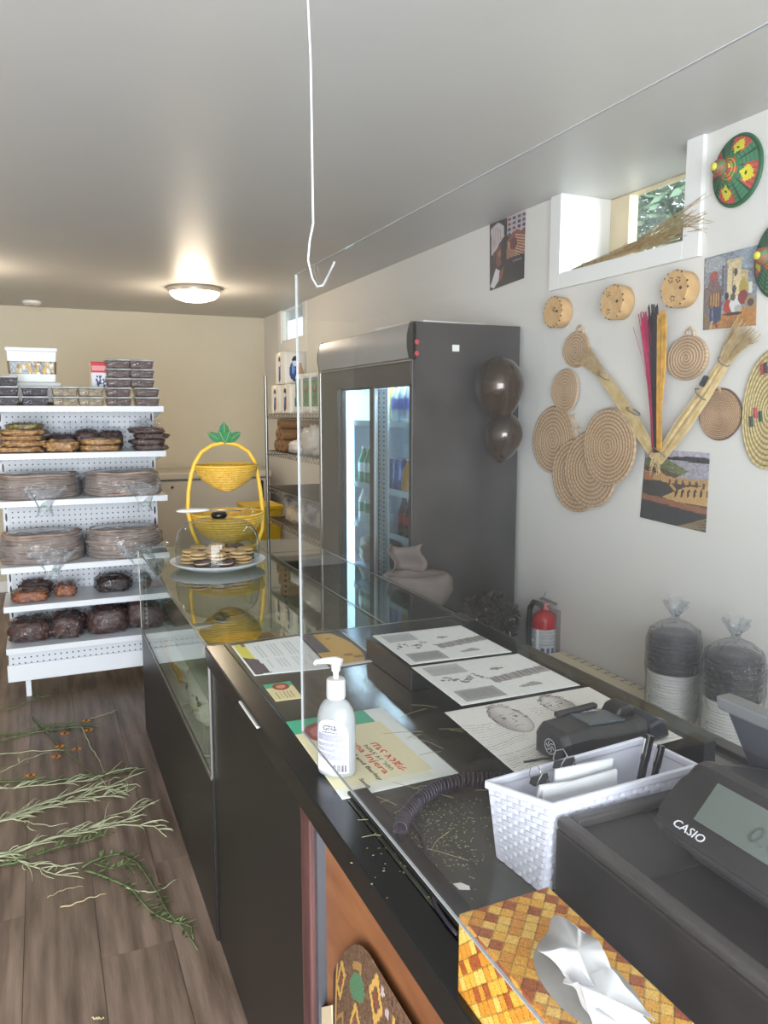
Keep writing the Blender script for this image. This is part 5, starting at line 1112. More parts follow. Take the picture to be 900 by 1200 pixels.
for body_, sz, m_, x_, y0_, ln in (('ጤና እንጀራ', .021, M_red, .597, 1.416, .142), ('ከጤፍ እና ገብስ', .0125, M_ink, .580, 1.412, .125), ('Tena Injera', .022, M_red, .560, 1.462, .185), ('Teff and Barley', .0125, M_black, .542, 1.412, .155), ('South', .0125, M_black, .516, 1.278, .040)):
    text('lettering', body_, sz, m_, fo, (x_, y0_, zt+.0008), (.05, -1, 0), (1, .05, 0), fit=ln)
# pencil drawings on the raised glass
zr = ZS+.0008
def sketch_page(seed):
    p = Pic(60, 56, (214, 216, 212)); r_ = np.random.default_rng(seed)
    p.rect(.06, .06, .38, .30, (172, 174, 172)); p.rect(.08, .12, .36, .30, (158, 160, 158), .6); p.rect(.06, .70, .40, .94, (150, 150, 148)); p.rect(.10, .74, .36, .90, (132, 132, 130), .6)
    p.poly([(.44, .52), (1, .40), (1, .56), (.46, .66)], (150, 146, 142))
    for k in range(12): p.line(.47+.045*k, .52-.01*k, .47+.045*k, .64-.012*k, .008, (96, 94, 92), .7)
    for k in range(26): x = r_.uniform(.06, .46); p.ell(x, .46+.06*math.sin(x*30)+r_.uniform(-.05, .05), .015, .02, (104, 100, 98), .8)
    p.ell(.62, .32, .06, .03, (110, 106, 104), .8); p.poly([(.55, .82), (.72, .74), (.78, .82), (.74, .84), (.62, .84)], (146, 142, 138)); p.grain(3); return p
print_sheet('pencil_drawing', 'white sheet of small grey drawings on the black box, farthest of the three', 'drawing', fq([(436, 745), (540, 733), (600, 764), (481, 779)], zr), sketch_page(1))
print_sheet('pencil_drawing', 'white sheet of small grey drawings in the middle of the three', 'drawing', fq([(482, 782), (607, 766), (680, 803), (541, 827)], zr), sketch_page(2))
p = Pic(150, 130, (214, 213, 207)); r_ = np.random.default_rng(5); INK = (88, 78, 78)
def stroke(pts, wd, al):
    for (xa_, ya_), (xb_, yb_) in zip(pts, pts[1:]): p.line(xa_, ya_, xb_, yb_, wd, INK, al)
def cloth(x, y, w, h, n, ph):       # flowing garment folds
    for k in range(n):
        f = k/(n-1)-.5; stroke([(x-w*.5+w*q, y+h*f+.05*math.sin(q*3+ph+f*2)*(1-q*.4)) for q in (0, .25, .5, .75, 1)], .0035, r_.uniform(.15, .45))
def head(cx, cy, rx, ry, tl):       # softly shaded head turned three quarters
    du, dv = (p.u-cx)/rx, (p.v-cy)/ry; d = du*du+dv*dv; m_ = d < 1
    sh = np.clip(.12+.38*np.clip(-du*tl, 0, 1)+.30*np.clip(d-.55, 0, 1), 0, .7)*m_; p.a = p.a*(1-sh[..., None]) + np.array(INK)*sh[..., None]
    for k in range(40):             # hair
        a = r_.uniform(PI*.98, PI*2.02); q = r_.uniform(.86, 1.08); x, y = cx+rx*q*math.cos(a), cy+ry*q*math.sin(a); stroke([(x, y), (x+.018*math.cos(a+1.4), y+.022*math.sin(a+1.4))], .004, .7)
    for s_ in (-.42+.1*tl, .36+.1*tl):
        stroke([(cx+rx*(s_-.17), cy-ry*.08), (cx+rx*s_, cy-ry*.13), (cx+rx*(s_+.17), cy-ry*.08)], .0032, .8); p.ell(cx+rx*s_, cy-ry*.05, rx*.09, ry*.05, (60, 52, 52), .85); stroke([(cx+rx*(s_-.2), cy-ry*.25), (cx+rx*(s_+.2), cy-ry*.27)], .004, .6)
    stroke([(cx+rx*.05*tl, cy-ry*.05), (cx+rx*.16*tl, cy+ry*.25), (cx-rx*.02*tl, cy+ry*.30)], .003, .55); stroke([(cx-rx*.22, cy+ry*.52), (cx+rx*.04, cy+ry*.49), (cx+rx*.26, cy+ry*.53)], .004, .65); stroke([(cx-rx*.1, cy+ry*.64), (cx+rx*.14, cy+ry*.64)], .003, .35)
    stroke([(cx+rx*math.cos(a), cy+ry*math.sin(a)) for a in [PI*k/10 for k in range(11)]], .0032, .55)
cloth(.12, .42, .30, .34, 12, .4); cloth(.62, .30, .3, .26, 10, 1.2); cloth(.22, .82, .40, .34, 14, 2.2); cloth(.62, .62, .42, .30, 14, .2); cloth(.84, .84, .3, .3, 10, 1.7)
head(.30, .26, .10, .23, 1); head(.66, .20, .09, .18, -1); head(.38, .74, .11, .22, 1); head(.80, .56, .10, .20, -1); p.grain(3)
print_sheet('pencil_drawing', 'sheet of shaded portrait sketches under the card terminal, nearest of the three', 'drawing', fq([(521, 835), (690, 805), (800, 865), (615, 915)], zr), p)

# ------------------------------------------------------------------ pump bottle
bc = Vector((.487, 1.318, T)); axu = Vector((.72, -.69, 0)).normalized()
t = thing('sanitizer_bottle', 'clear pump bottle of hand sanitizer with a white label on the counter', 'bottle', bc)
rot = math.atan2(axu.y, axu.x); M_b = mat('sanitizer_clear', (206, 212, 214), .18, trans=.35, spec=.5)
pr = [(.024, .001), (.0365, .005), (.0385, .012), (.0385, .105), (.0375, .118), (.033, .134), (.025, .146), (.0165, .152), (.0155, .156)]
mb = MB(); mb.M = Matrix.Translation(bc) @ Matrix.Rotation(rot, 4, 'Z'); mb.lathe(pr, n=40, sy=.66); mb.build('body', M_b, t, smooth=60)
mb = MB(); mb.M = Matrix.Translation(bc) @ Matrix.Rotation(rot, 4, 'Z'); mb.lathe([(.0175, .154), (.0185, .156), (.0180, .188), (.0165, .191), (.006, .192)], n=28); mb.build('collar', M_white, t, smooth=40)
mb = MB(); mb.M = Matrix.Translation(bc) @ Matrix.Rotation(rot, 4, 'Z'); mb.lathe([(.0055, .190), (.0055, .205), (.0085, .206), (.009, .222), (.006, .223)], n=18); mb.build('pump_stem', M_white, t, smooth=40)
mb = MB(); mb.M = Matrix.Translation(bc) @ Matrix.Rotation(rot, 4, 'Z')
mb.tube([(.012, 0, .224), (.0, 0, .226), (-.02, -.001, .224), (-.040, -.002, .220), (-.043, -.002, .215)], [.007, .0085, .0065, .005, .004], 12); mb.build('pump_head', M_white, t, smooth=50)
# label wrapped on the front: arched top
lm = Matrix.Translation(bc) @ Matrix.Rotation(rot, 4, 'Z')
def lab(u, v, off=.0006):   # u -1..1 across, v height
    a = -PI/2 + u*.95; return lm @ Vector(((.0385+off)*math.cos(a), (.0385*.66+off)*math.sin(a), v))
mb = MB(); 
def labtop(u): return .088 + .030*math.sqrt(max(0, 1-(abs(u)**2.2)))
mb.grid(lambda u, v: lab(u*2-1, .014 + (labtop(u*2-1)-.014)*v), 24, 12); lb_ = mb.build('label', mat('label_paper', (226, 228, 238), .5), t, smooth=True)
M_lt = mat('label_ink', (120, 120, 140), .6); M_lt2 = mat('label_ink_dark', (70, 66, 84), .6)
mb = MB(); rr = random.Random(6)
for k in range(26):
    z = .089-.0019*k*1.02
    if k in (7, 8, 13, 18): continue
    e = .86 if k % 5 else rr.uniform(.1, .7); mb.grid(lambda u, v: lab(-.86+(e+.86)*u, z-.0009*v, .001), 10, 1)
mb.build('fine_print', M_lt, lb_)
mb = MB()
for k in range(14):
    if k % 4 == 3: continue
    u0 = .12+.052*k; w = .03 if k % 3 else .045; mb.grid(lambda u, v: lab(u0+w*u, .017+.014*v, .001), 2, 1)
mb.build('barcode', M_lt2, lb_)
fx = (lab(.3, .1)-lab(-.3, .1)).normalized(); zc_ = Vector((0, 0, 1)); po = lab(0, .1, .0012); ctr = lambda u, v: po + fx*u + zc_*(v-.1)
text('lettering', 'G', .0135, M_lt2, lb_, ctr(-.0165, .0975), fx, zc_); text('lettering', 'ERMS BE', .0045, M_lt2, lb_, ctr(-.0068, .1045), fx, zc_); text('lettering', 'ONE!', .0088, M_lt2, lb_, ctr(-.0068, .0975), fx, zc_)
text('lettering', 'HAND SANITIZER GEL', .0032, M_lt2, lb_, ctr(-.0175, .0925), fx, zc_)

# ------------------------------------------------------------------ coiled cord, grass bits
cp = [(603, 916), (575, 913), (540, 914), (510, 924), (488, 940), (474, 958), (469, 972)]
cpts = [PZ(x, y, T+.014) for x, y in cp]
def resample(pts, n):
    L = [0]
    for a, b in zip(pts, pts[1:]): L.append(L[-1]+(b-a).length)
    out = []
    for i in range(n):
        s = L[-1]*i/(n-1); k = max(j for j in range(len(L)) if L[j] <= s+1e-9); k = min(k, len(pts)-2); f = (s-L[k])/(L[k+1]-L[k]); out.append(pts[k].lerp(pts[k+1], f))
    return out, L[-1]
N = 620; base, Lc = resample(cpts, N); turns = 38; hp = []
for i, c in enumerate(base):
    d = (base[min(i+6, N-1)]-base[max(i-6, 0)]).normalized(); sd = d.cross(Vector((0, 0, 1))).normalized(); a = 2*PI*turns*i/N; hp.append(c + (sd*math.cos(a)+Vector((0, 0, 1))*math.sin(a))*.0108)
t = thing('telephone_cord', 'dark coiled telephone cord lying on the counter', 'cord', (cpts[3].x, cpts[3].y, T))
M_cord = mat('cord_dark', (44, 38, 52), .4)
MB().tube(hp, .0026, 5).build('coil', M_cord, t, smooth=True)
MB().tube([hp[-1]] + [PZ(x, y, T+.004) for x, y in ((482, 962), (494, 980), (501, 1004), (504, 1030), (510, 1060), (524, 1082), (536, 1096))], .0027, 8).build('straight_lead', M_cord, t, smooth=True)
MB().tube([PZ(470, 966, T+.012), PZ(471, 976, T+.009)], [.008, .006], 8).build('plug', M_cord, t)
mb = MB(); rr = random.Random(12)
for k in range(26):
    x, y = rr.uniform(415, 560), rr.uniform(780, 1000)
    if y < 800+(x-415)*.3: continue
    a = PZ(x, y, T+.0015); an = rr.uniform(-1.2, .6); L = rr.uniform(.03, .10); b = a + Vector((math.cos(an), math.sin(an), 0))*L
    mb.tube([a, (a+b)/2+Vector((rr.uniform(-.004, .004), .003, .0005)), b], .0006, 3)
for k in range(420):
    x, y = rr.gauss(520, 40), rr.gauss(975, 32)
    if y < 935 or x > 575: continue
    a = PZ(x, y, T+.001); an = rr.uniform(0, 6.3); L = rr.uniform(.001, .004); mb.tube([a, a+Vector((math.cos(an), math.sin(an), 0))*L], .0006, 3)
tag(mb.build('grass_bits', mat('dry_grass', (150, 146, 108), .8)), 'dry grass bits scattered on the dark counter top', 'grass', kind='stuff')
o = MB().prism([PZ(x, y, T+.0008) for x, y in ((531, 1036), (540, 1035), (550, 1039), (551, 1043), (538, 1043))], (0, 0, .001)).build('paper_scrap', M_white, loc=PZ(540, 1039, T)); tag(o, 'tiny white paper scrap on the counter before the tissue box', 'paper scrap')

# ------------------------------------------------------------------ white woven plastic basket with papers and pens
KX0, KX1, KY0, KY1, KZ = .625, .905, .857, .962, 1.092
t = thing('plastic_basket', 'white woven plastic basket full of papers beside the cash drawer', 'basket', (.765, .91, T))
M_wp = mat('white_plastic', (212, 214, 226), .4)
fe = .012
def wallq(p0, p1, q0, q1, th):   # sloping wall: bottom p0-p1, top q0-q1
    mb = MB(); p0, p1, q0, q1, th = map(Vector, (p0, p1, q0, q1, th))
    W = lambda u, v: p0.lerp(p1, u).lerp(q0.lerp(q1, u), v)
    mb.grid(W, 10, 10); return mb.grid(lambda u, v: W(1-u, v)+th, 10, 10)
zb = T+.001
M_weave = mat('weave_gap', (150, 152, 166), .6)
def woven(p0, p1, q0, q1, th, rows, cols, out):
    wallq(p0, p1, q0, q1, th).build('wall', M_wp, t)
    mb = MB(); p0, p1, q0, q1, out = map(Vector, (p0, p1, q0, q1, out))
    for j in range(rows):
        for i in range(cols):
            f0, f1 = (i+.06+.5*(j % 2)*.9)/cols, (i+.94+.5*(j % 2)*.9)/cols; f1 = min(f1, .995)
            if f0 >= .99: continue
            g0, g1 = (j+.12)/rows, (j+.88)/rows
            P = lambda f, g: (p0.lerp(p1, f)).lerp(q0.lerp(q1, f), g)
            m0, m1 = (f0*.8+f1*.2), (f0*.2+f1*.8)
            mb.add([P(f0, g0)+out*.15, P(f1, g0)+out*.15, P(f1, g1)+out*.15, P(f0, g1)+out*.15, P(m0, g0)+out, P(m1, g0)+out, P(m1, g1)+out, P(m0, g1)+out], [(4,5,6,7), (0,4,7,3), (5,1,2,6), (0,1,5,4), (7,6,2,3)])
    mb.build('woven_strands', M_wp, t)
B1, B2, B3, B4 = Vector((.618, .955, zb)), Vector((.628, .850, zb)), Vector((.892, .850, zb)), Vector((.892, .955, zb))
T1, T2, T3 = Vector((.604, .960, 1.072)), Vector((.640, .846, 1.084)), Vector((.915, .848, 1.088)); T4 = Vector((.912, .966, 1.084))
woven(B1, B2, T1, T2, (.003, 0, 0), 14, 5, (-.0022, 0, 0))
woven(B2, B3, T2, T3, (0, .003, 0), 14, 12, (0, -.0022, 0))
wallq(B3, B4, T3, T4, (-.003, 0, 0)).build('wall', M_wp, t)
wallq(B4, B1, T4, T1, (0, -.003, 0)).build('wall', M_wp, t)
MB().prism([B1, B2, B3, B4], (0, 0, .003)).build('bottom', M_wp, t)
for a, b in ((T1, T2), (T2, T3), (T3, T4), (T4, T1)):
    d = (b-a).normalized(); n_ = Vector((-d.y, d.x, 0))*-.005; u_ = Vector((0, 0, .012))
    MB().hexa([a-d*.004+n_, b+d*.004+n_, b+d*.004-n_*.4, a-d*.004-n_*.4, a-d*.004+n_+u_, b+d*.004+n_+u_, b+d*.004-n_*.4+u_, a-d*.004-n_*.4+u_]).build('rim', M_wp, t, bevel=.002)
M_pap = mat('white_paper', (222, 224, 226), .6)
for i, (x0, x1, y, h, tl) in enumerate(((.64, .70, .915, .004, .1), (.69, .80, .925, .012, .03), (.66, .80, .895, -.004, -.04))):
    mb = MB(); mb.M = Matrix.Translation((x0, y, T+.006)) @ Matrix.Rotation(tl, 4, 'Y') @ Matrix.Rotation(.16-.06*i, 4, 'X'); hgt = KZ-T-.004+h
    mb.box(0, x1-x0, 0, .004, 0, hgt); o = mb.build('paper_stack', M_pap, loc=(x0, y, T+.006))
    tag(o, ('short folded papers at the left end of the white basket', 'tallest papers with a clip in the white basket', 'low papers at the front of the white basket')[i], 'papers', 'papers in the white basket')
def binder_clip(label, c, w, an):
    t = thing('binder_clip', label, 'clip', c, 'binder clips in the white basket'); M_ = Matrix.Translation(c) @ Matrix.Rotation(an, 4, 'Z')
    mb = MB(); mb.M = M_; mb.prism([(-w/2, -.006, 0), (-w/2, .006, 0), (-w/2, .0015, .012), (-w/2, -.0015, .012)], (w, 0, 0)); mb.build('body', mat('clip_black2', (26, 26, 30), .35), t)
    for s in (-1, 1):
        mb = MB(); mb.M = M_; mb.tube([(-w*.32, s*.005, .0), (-w*.36, s*.011, .012), (-w*.2, s*.013, .022), (w*.2, s*.013, .022), (w*.36, s*.011, .012), (w*.32, s*.005, .0)], .0009, 5); mb.build('wire_arm', M_st, t)
binder_clip('larger black binder clip on the tall papers in the white basket', (.722, .928, KZ+.006), .036, 0)
binder_clip('smaller black binder clip lying at the left of the white basket', (.665, .913, KZ-.002), .03, .1)
for i, (p0, p1, r) in enumerate((((.835, .90, T+.02), (.872, .905, KZ+.040), .0075), ((.86, .90, T+.02), (.898, .905, KZ+.018), .0065))):
    p0, p1 = Vector(p0), Vector(p1); t = thing('pen', ('taller black pen standing in the white basket', 'shorter black pen leaning beside the taller pen in the white basket')[i], 'pen', p0, 'pens in the white basket')
    MB().tube([p0, p0.lerp(p1, .75)], r*.85, 10).build('barrel', mat('pen_black', (30, 30, 30), .25), t, smooth=40); MB().tube([p0.lerp(p1, .74), p1], r, 10).build('cap', mat('pen_cap', (18, 18, 20), .2), t, smooth=40)
    MB().tube([p1+Vector((-.009, 0, -.004)), p0.lerp(p1, .82)+Vector((-.009, 0, 0))], .0016, 5).build('clip', M_st, t)

# ------------------------------------------------------------------ card terminal
t = thing('card_terminal', 'black card payment terminal with sloping screen behind the white basket', 'card terminal', (.93, 1.085, ZS))
M_tm = mat('terminal_black', (34, 34, 35), .4); tm = Matrix.Translation((.918, 1.085, ZS+.002)) @ Matrix.Rotation(.10, 4, 'Z')
# body long axis along x: low nose at the right, blunt octagonal end at the left
mb = MB(); mb.M = tm
sec = [(-.118, .036, .006, .054), (-.105, .043, .002, .062), (-.05, .045, 0, .062), (.06, .043, 0, .050), (.11, .035, .002, .040)]
vs = []; 
for (x, hw, zl, zh) in sec: vs += [(x, -hw, zl), (x, hw, zl), (x, hw, zh*.75), (x, hw*.72, zh), (x, -hw*.72, zh*.96), (x, -hw, zh*.72)]
fs = [tuple(range(6))[::-1], tuple(range(24, 30))] + [(i*6+k, i*6+(k+1) % 6, (i+1)*6+(k+1) % 6, (i+1)*6+k) for i in range(4) for k in range(6)]
mb.add(vs, fs); mb.build('body', M_tm, t, bevel=.004)
mb = MB(); mb.M = tm; mb.hexa([(-.045, -.024, .0595), (.045, -.024, .0505), (.045, .026, .0515), (-.045, .026, .0605), (-.045, -.024, .0635), (.045, -.024, .0535), (.045, .026, .0545), (-.045, .026, .0645)]); mb.build('screen', mat('terminal_screen', (74, 88, 96), .15), t)
mb = MB(); mb.M = tm; mb.box(-.07, .03, .030, .044, .058, .068); mb.build('rear_ridge', M_tm, t, bevel=.003)
mb = MB(); mb.M = tm; mb.prism([(.045, .002, .040), (.062, .002, .062), (.085, .002, .066), (.100, .002, .056), (.104, .002, .034)], (0, .044, 0)); mb.build('printer_hump', M_tm, t, bevel=.006, bseg=3)
mb = MB(); mb.M = tm; mb.prism([(.09, -.040, .0), (.09, -.040, .036), (.12, -.040, .045), (.145, -.040, .036), (.155, -.040, .0)], (0, .09, 0)); mb.build('shield', mat('terminal_shield', (46, 50, 58), .2), t, bevel=.008, bseg=3)
mb = MB(); mb.M = tm
for k in range(6): a = k*PI/3; mb.tube([(-.1196, -.004+.0026*q*math.cos(a+q*.35), .029+.0026*q*math.sin(a+q*.35)) for q in range(1, 5)], .0009, 4)
mb.tube([(-.1196, -.004+.0135*math.cos(a), .029+.0135*math.sin(a)) for a in [2*PI*k/24 for k in range(24)]], .0008, 4, closed=True)
mb.build('emblem', mat('emblem_grey', (170, 172, 174), .4), t)
o = MB().tube([PZ(x, y, z) for x, y, z in ((656, 889, ZS+.01), (635, 889, ZS+.006), (615, 893, ZS+.002), (605, 902, T+.05), (606, 912, T+.03), (620, 914, T+.01))], .0022, 8).build('cable', mat('cable_black', (20, 20, 22), .4), smooth=True, loc=PZ(605, 900, T))
tag(o, 'thin black cable looping from the card terminal to the counter', 'cable')

# ------------------------------------------------------------------ cash drawer and register
DX0, DX1, DY0, DY1, DZ = .64, 1.08, .36, .838, 1.078
t = thing('cash_box', 'black metal cash drawer under the cash register', 'cash drawer', ((DX0+DX1)/2, (DY0+DY1)/2, T))
M_dr = mat('drawer_black', (28, 24, 23), .4, rgb2=(44, 37, 34), vscale=9, bump=.08, bscale=200)
MB().box(DX0, DX1, DY0, DY1, T+.004, DZ-.016).build('body', M_dr, t, bevel=.004)
mb = MB(); w = .022
mb.box(DX0, DX0+w, DY0, DY1, DZ-.016, DZ); mb.box(DX1-w, DX1, DY0, DY1, DZ-.016, DZ); mb.box(DX0+w, DX1-w, DY0, DY0+w, DZ-.016, DZ); mb.box(DX0+w, DX1-w, DY1-w, DY1, DZ-.016, DZ)
mb.build('top_rim', mat('drawer_rim', (58, 55, 53), .4, var=.15, vscale=200, bump=.1, bscale=400), t, bevel=.006, bseg=3)
MB().box(DX0+.01, DX1-.01, DY0+.02, DY1-.02, T, T+.004).build('feet', mat('rubber', (20, 20, 20), .8), t)
MB().box(DX0+w, DX0+.14, DY1-w-.13, DY1-w, DZ-.0155, DZ-.012).build('tray_plate', mat('tray_black', (28, 27, 27), .5), t)
t = thing('cash_register', 'black cash register with a tilted display facing the customer side', 'cash register', (.86, .55, DZ-.012))
M_rg = mat('register_black', (42, 40, 40), .35); M_rg2 = mat('register_side', (44, 43, 45), .35); M_lens = mat('register_lens', (20, 18, 18), .07, coat=.8)
prf = [(.755, DZ-.012), (.742, DZ+.006), (.712, 1.104), (.708, 1.112), (.812, 1.166), (.828, 1.168), (.90, 1.150), (1.03, 1.112), (1.04, DZ-.012)]
RY0_, RY1_ = .33, .735
mb = MB(); secs = [(RY1_, .80), (RY1_-.012, .93), (RY1_-.035, 1.0), (RY0_, 1.0)]; nP = len(prf); vs = []
cpx, cpz = .85, 1.10
for (y, s) in secs: vs += [(cpx+(x-cpx)*s, y+(0.03*(z-1.09)/.08 if 1 else 0), cpz+(z-cpz)*s) for x, z in prf]
fs = [tuple(range(nP)), tuple(range(3*nP, 4*nP))[::-1]] + [(i*nP+k, (i+1)*nP+k, (i+1)*nP+(k+1) % nP, i*nP+(k+1) % nP) for i in range(3) for k in range(nP)]
mb.add(vs, fs); body = mb.build('housing', M_rg, t, bevel=.004)
# glossy panel lens on the slope, with rounded far end
d0 = Vector((.7095, 0, 1.113)); d1 = Vector((.811, 0, 1.166)); sl = (d1-d0).normalized(); nm = Vector((-sl.z, 0, sl.x))
def onp(y, f, o=.001): q = d0.lerp(d1, f); return Vector((q.x, y+.03*(q.z-1.09)/.08, q.z)) + nm*o
pts = [onp(RY0_, .02), onp(RY0_, .97)] + [onp(RY1_-.012-.04*(1-math.sin(a)), .62+.35*math.cos(a)) for a in [k*PI/12 for k in range(0, 7)]] + [onp(RY1_-.012-.03*(1-math.cos(a)), .33-.31*math.sin(a)) for a in [k*PI/12 for k in range(0, 7)]]
MB().prism(pts, nm*.0015).build('panel_lens', M_lens, t)
lc = [onp(RY0_, .30, .003), onp(RY0_, .86, .003), onp(RY1_-.062, .86, .003), onp(RY1_-.066, .30, .003)]
MB().prism(lc, nm*.0008).build('lcd', mat('lcd_grey', (92, 99, 94), .25), t)
M_cas = mat('logo_silver', (200, 202, 206), .35)
text('lettering', 'CASIO', .0165, M_cas, t, onp(RY1_-.045, .10, .0032), Vector((0, -1, 0)), sl, wid=1.05)
text('lettering', '0.00', .036, mat('lcd_digit', (70, 78, 74), .4), t, onp(.60, .42, .0042), Vector((0, -1, 0)), sl)
# raised rear display panel of the register
t = thing('register_monitor', 'dark tilted display panel standing behind the register at the right edge', 'display', (.99, .70, 1.11))
MB().hexa([(.955, .50, 1.100), (.975, .50, 1.100), (.975, .775, 1.100), (.955, .775, 1.100), (.945, .50, 1.205), (.965, .50, 1.205), (.965, .832, 1.205), (.945, .832, 1.205)]).build('panel', mat('monitor_dark', (48, 50, 58), .3), t, bevel=.004)
MB().hexa([(.940, .50, 1.190), (.972, .50, 1.190), (.972, .836, 1.190), (.940, .836, 1.190), (.938, .50, 1.212), (.970, .50, 1.212), (.970, .840, 1.212), (.938, .840, 1.212)]).build('top_edge', mat('monitor_edge', (98, 100, 102), .35), t, bevel=.004)
MB().box(.97, 1.02, .56, .66, 1.105, 1.15).build('stand', MATS['monitor_dark'], t, bevel=.003)

# ------------------------------------------------------------------ tissue box
BX0, BX1, BY0, BY1_, BZ1 = .424, .552, .496, .733, 1.058
t = thing('tissue_box', 'tissue box printed with a golden woven pattern at the counter edge', 'tissue box', (.49, .61, T))
def weave(w, h, seed):
    p = Pic(w, h, (206, 150, 60)); r_ = np.random.default_rng(seed); U, V = p.u*w/7.0, p.v*h/7.0
    a, b = (U+V)/1.41, (U-V)/1.41; ia, ib = np.floor(a).astype(int), np.floor(b).astype(int); tab = r_.integers(0, 4, (97, 97)); k = tab[ia % 97, ib % 97]
    pal = np.array([(208, 154, 58), (194, 130, 46), (214, 172, 86), (150, 78, 38)]); p.a = pal[k].astype(float)
    edge = ((a % 1) < .10) | ((b % 1) < .10); p.a[edge] = p.a[edge]*.72; p.grain(8); return p
mb = MB(); mb.box(BX0+.001, BX1-.001, BY0+.001, BY1_-.001, T+.001, BZ1-.001); mb.build('carton', mat('tissue_card', (190, 132, 56), .5), t)
for nm_, q, w, h in (('top_face', [(BX0, BY1_, BZ1), (BX1, BY1_, BZ1), (BX1, BY0, BZ1), (BX0, BY0, BZ1)], 60, 110), ('side_face', [(BX0, BY1_, BZ1), (BX0, BY0, BZ1), (BX0, BY0, T+.001), (BX0, BY1_, T+.001)][::1], 110, 48), ('end_face', [(BX0, BY0, BZ1), (BX1, BY0, BZ1), (BX1, BY0, T+.001), (BX0, BY0, T+.001)], 60, 48), ('end_face', [(BX1, BY1_, BZ1), (BX0, BY1_, BZ1), (BX0, BY1_, T+.001), (BX1, BY1_, T+.001)], 60, 48)):
    print_sheet(nm_, None, None, q, weave(w, h, len(nm_)), rough=.4, parent=t, thick=.0006)
ox, oy = .488, .578
MB().lathe([(.001, BZ1+.0006), (.043, BZ1+.0006), (.043, BZ1+.0012), (.001, BZ1+.0012)], (ox, oy, 0), 32, sy=1.7, caps=False).build('opening_film', mat('opening_grey', (150, 148, 142), .3), t)
M_tis = mat('tissue_white', (232, 233, 236), .8)
t2 = thing('tissue', 'white tissue pulled up out of the woven pattern box', 'tissue', (ox, oy, BZ1))
def tis(cx_, cy_, h, R0, seed, sheet):
    # a gathered cone of paper: narrow where it leaves the slot, opening into soft pointed folds
    mb = MB(); n, m_ = 44, 16; vs = []; fs = []; rr = random.Random(seed); lx, ly = sheet
    for j in range(m_+1):
        v = j/m_
        for k in range(n):
            a = 2*PI*k/n; fold = 1+.13*v*math.sin(3*a+seed)+.07*v*math.sin(5*a+2*seed)+.03*math.sin(9*a+seed)
            r = R0*(.62+.62*v-.25*v*v)*fold; top = h*(.86+.12*math.sin(2*a+seed)+.05*math.sin(3*a))
            vs.append((cx_+r*math.cos(a)*.80+lx*v*v, cy_+r*math.sin(a)*1.25+ly*v*v, BZ1+.002+top*v-.012*v*v*(1+math.sin(3*a+seed))))
    for j in range(m_):
        for k in range(n): fs.append((j*n+k, j*n+(k+1) % n, (j+1)*n+(k+1) % n, (j+1)*n+k))
    o = len(vs); vs.append((cx_+lx*.7, cy_+ly*.7, BZ1+.002+h*.62)); fs += [(m_*n+k, m_*n+(k+1) % n, o) for k in range(n)]
    return mb.add(vs, fs)
tis(ox+.002, oy+.006, .048, .036, .4, (-.004, .012)).build('sheet', M_tis, t2, smooth=True)
tis(ox-.006, oy-.034, .044, .038, 2.3, (-.012, -.020)).build('sheet', M_tis, t2, smooth=True)
tis(ox-.008, oy-.070, .032, .034, 4.1, (-.014, -.016)).build('sheet', M_tis, t2, smooth=True)

# ------------------------------------------------------------------ embroidered cushion leaning on the wood panel
q = [PX(x, y, .432) for x, y in ((388, 1142), (440, 1121), (560, 1330), (391, 1290))]
t = thing('embroidered_cushion', 'brown embroidered cushion leaning on the wood panel below the counter', 'cushion', (.435, .95, 0))
cA, cB = PX(389, 1142, .444), PX(440, 1121, .444); y1_, y0_, ztop = cA.y, .66, cA.z
p = Pic(130, 150, (96, 68, 46)); r_ = np.random.default_rng(4); p.grain(8)
GO, RU, PA = (188, 146, 70), (70, 44, 36), (206, 196, 184)
for k in range(7):
    for j_ in range(8):
        x0, y0 = .08+.145*k, .05+.125*j_; c = (GO, (150, 112, 60), GO)[(k+j_) % 3]
        if (k+j_) % 2: [p.line(*q, .008, c) for q in ((x0, y0, x0+.06, y0), (x0+.06, y0, x0+.06, y0+.05), (x0+.06, y0+.05, x0+.02, y0+.05), (x0+.02, y0+.05, x0+.02, y0+.025))]
        else: [p.line(*q, .008, c) for q in ((x0+.03, y0-.03, x0+.07, y0+.02), (x0+.07, y0+.02, x0+.03, y0+.07), (x0+.03, y0+.07, x0-.01, y0+.02), (x0-.01, y0+.02, x0+.03, y0-.03))]; p.ell(x0+.03, y0+.02, .014, .014, (120, 60, 44))
p.rect(0, 0, .05, 1, RU); p.line(.06, 0, .06, 1, .008, GO); p.ell(.26, .10, .06, .035, (74, 112, 78)); p.rect(.62, .02, .68, .06, PA)
for k in range(9): p.ell(.44+.035*k, .03+.028*k, .012, .012, (176, 160, 160)); p.ell(.50+.035*k, .02+.028*k, .010, .010, RU)
for k in range(8): p.line(.24+.028*k, .20, .20+.03*k, .75, .006, PA, .6)
mb = MB()
mb.grid(lambda u, v: Vector((.4495-.022*abs(math.sin(PI*min(1, u)))**.3*abs(math.sin(PI*min(1, v*.97+.03)))**.25, y1_+(y0_-y1_)*u, (ztop+(cB.z-cA.z)*math.sin(PI*.5*min(1, u*(y1_-y0_)/(y1_-cB.y))))*(1-v)+.02*v)), 130, 150)
mb.build('embroidered_front', vcol_mat('embroidery', .8, .6, 300), t, smooth=True, colors=p.colors())
MB().box(.4495, .4515, y0_, y1_, 0.0, ztop-.01).build('backing', mat('cushion_back', (84, 60, 44), .8, var=.1), t)
mb = MB(); rr = random.Random(3)
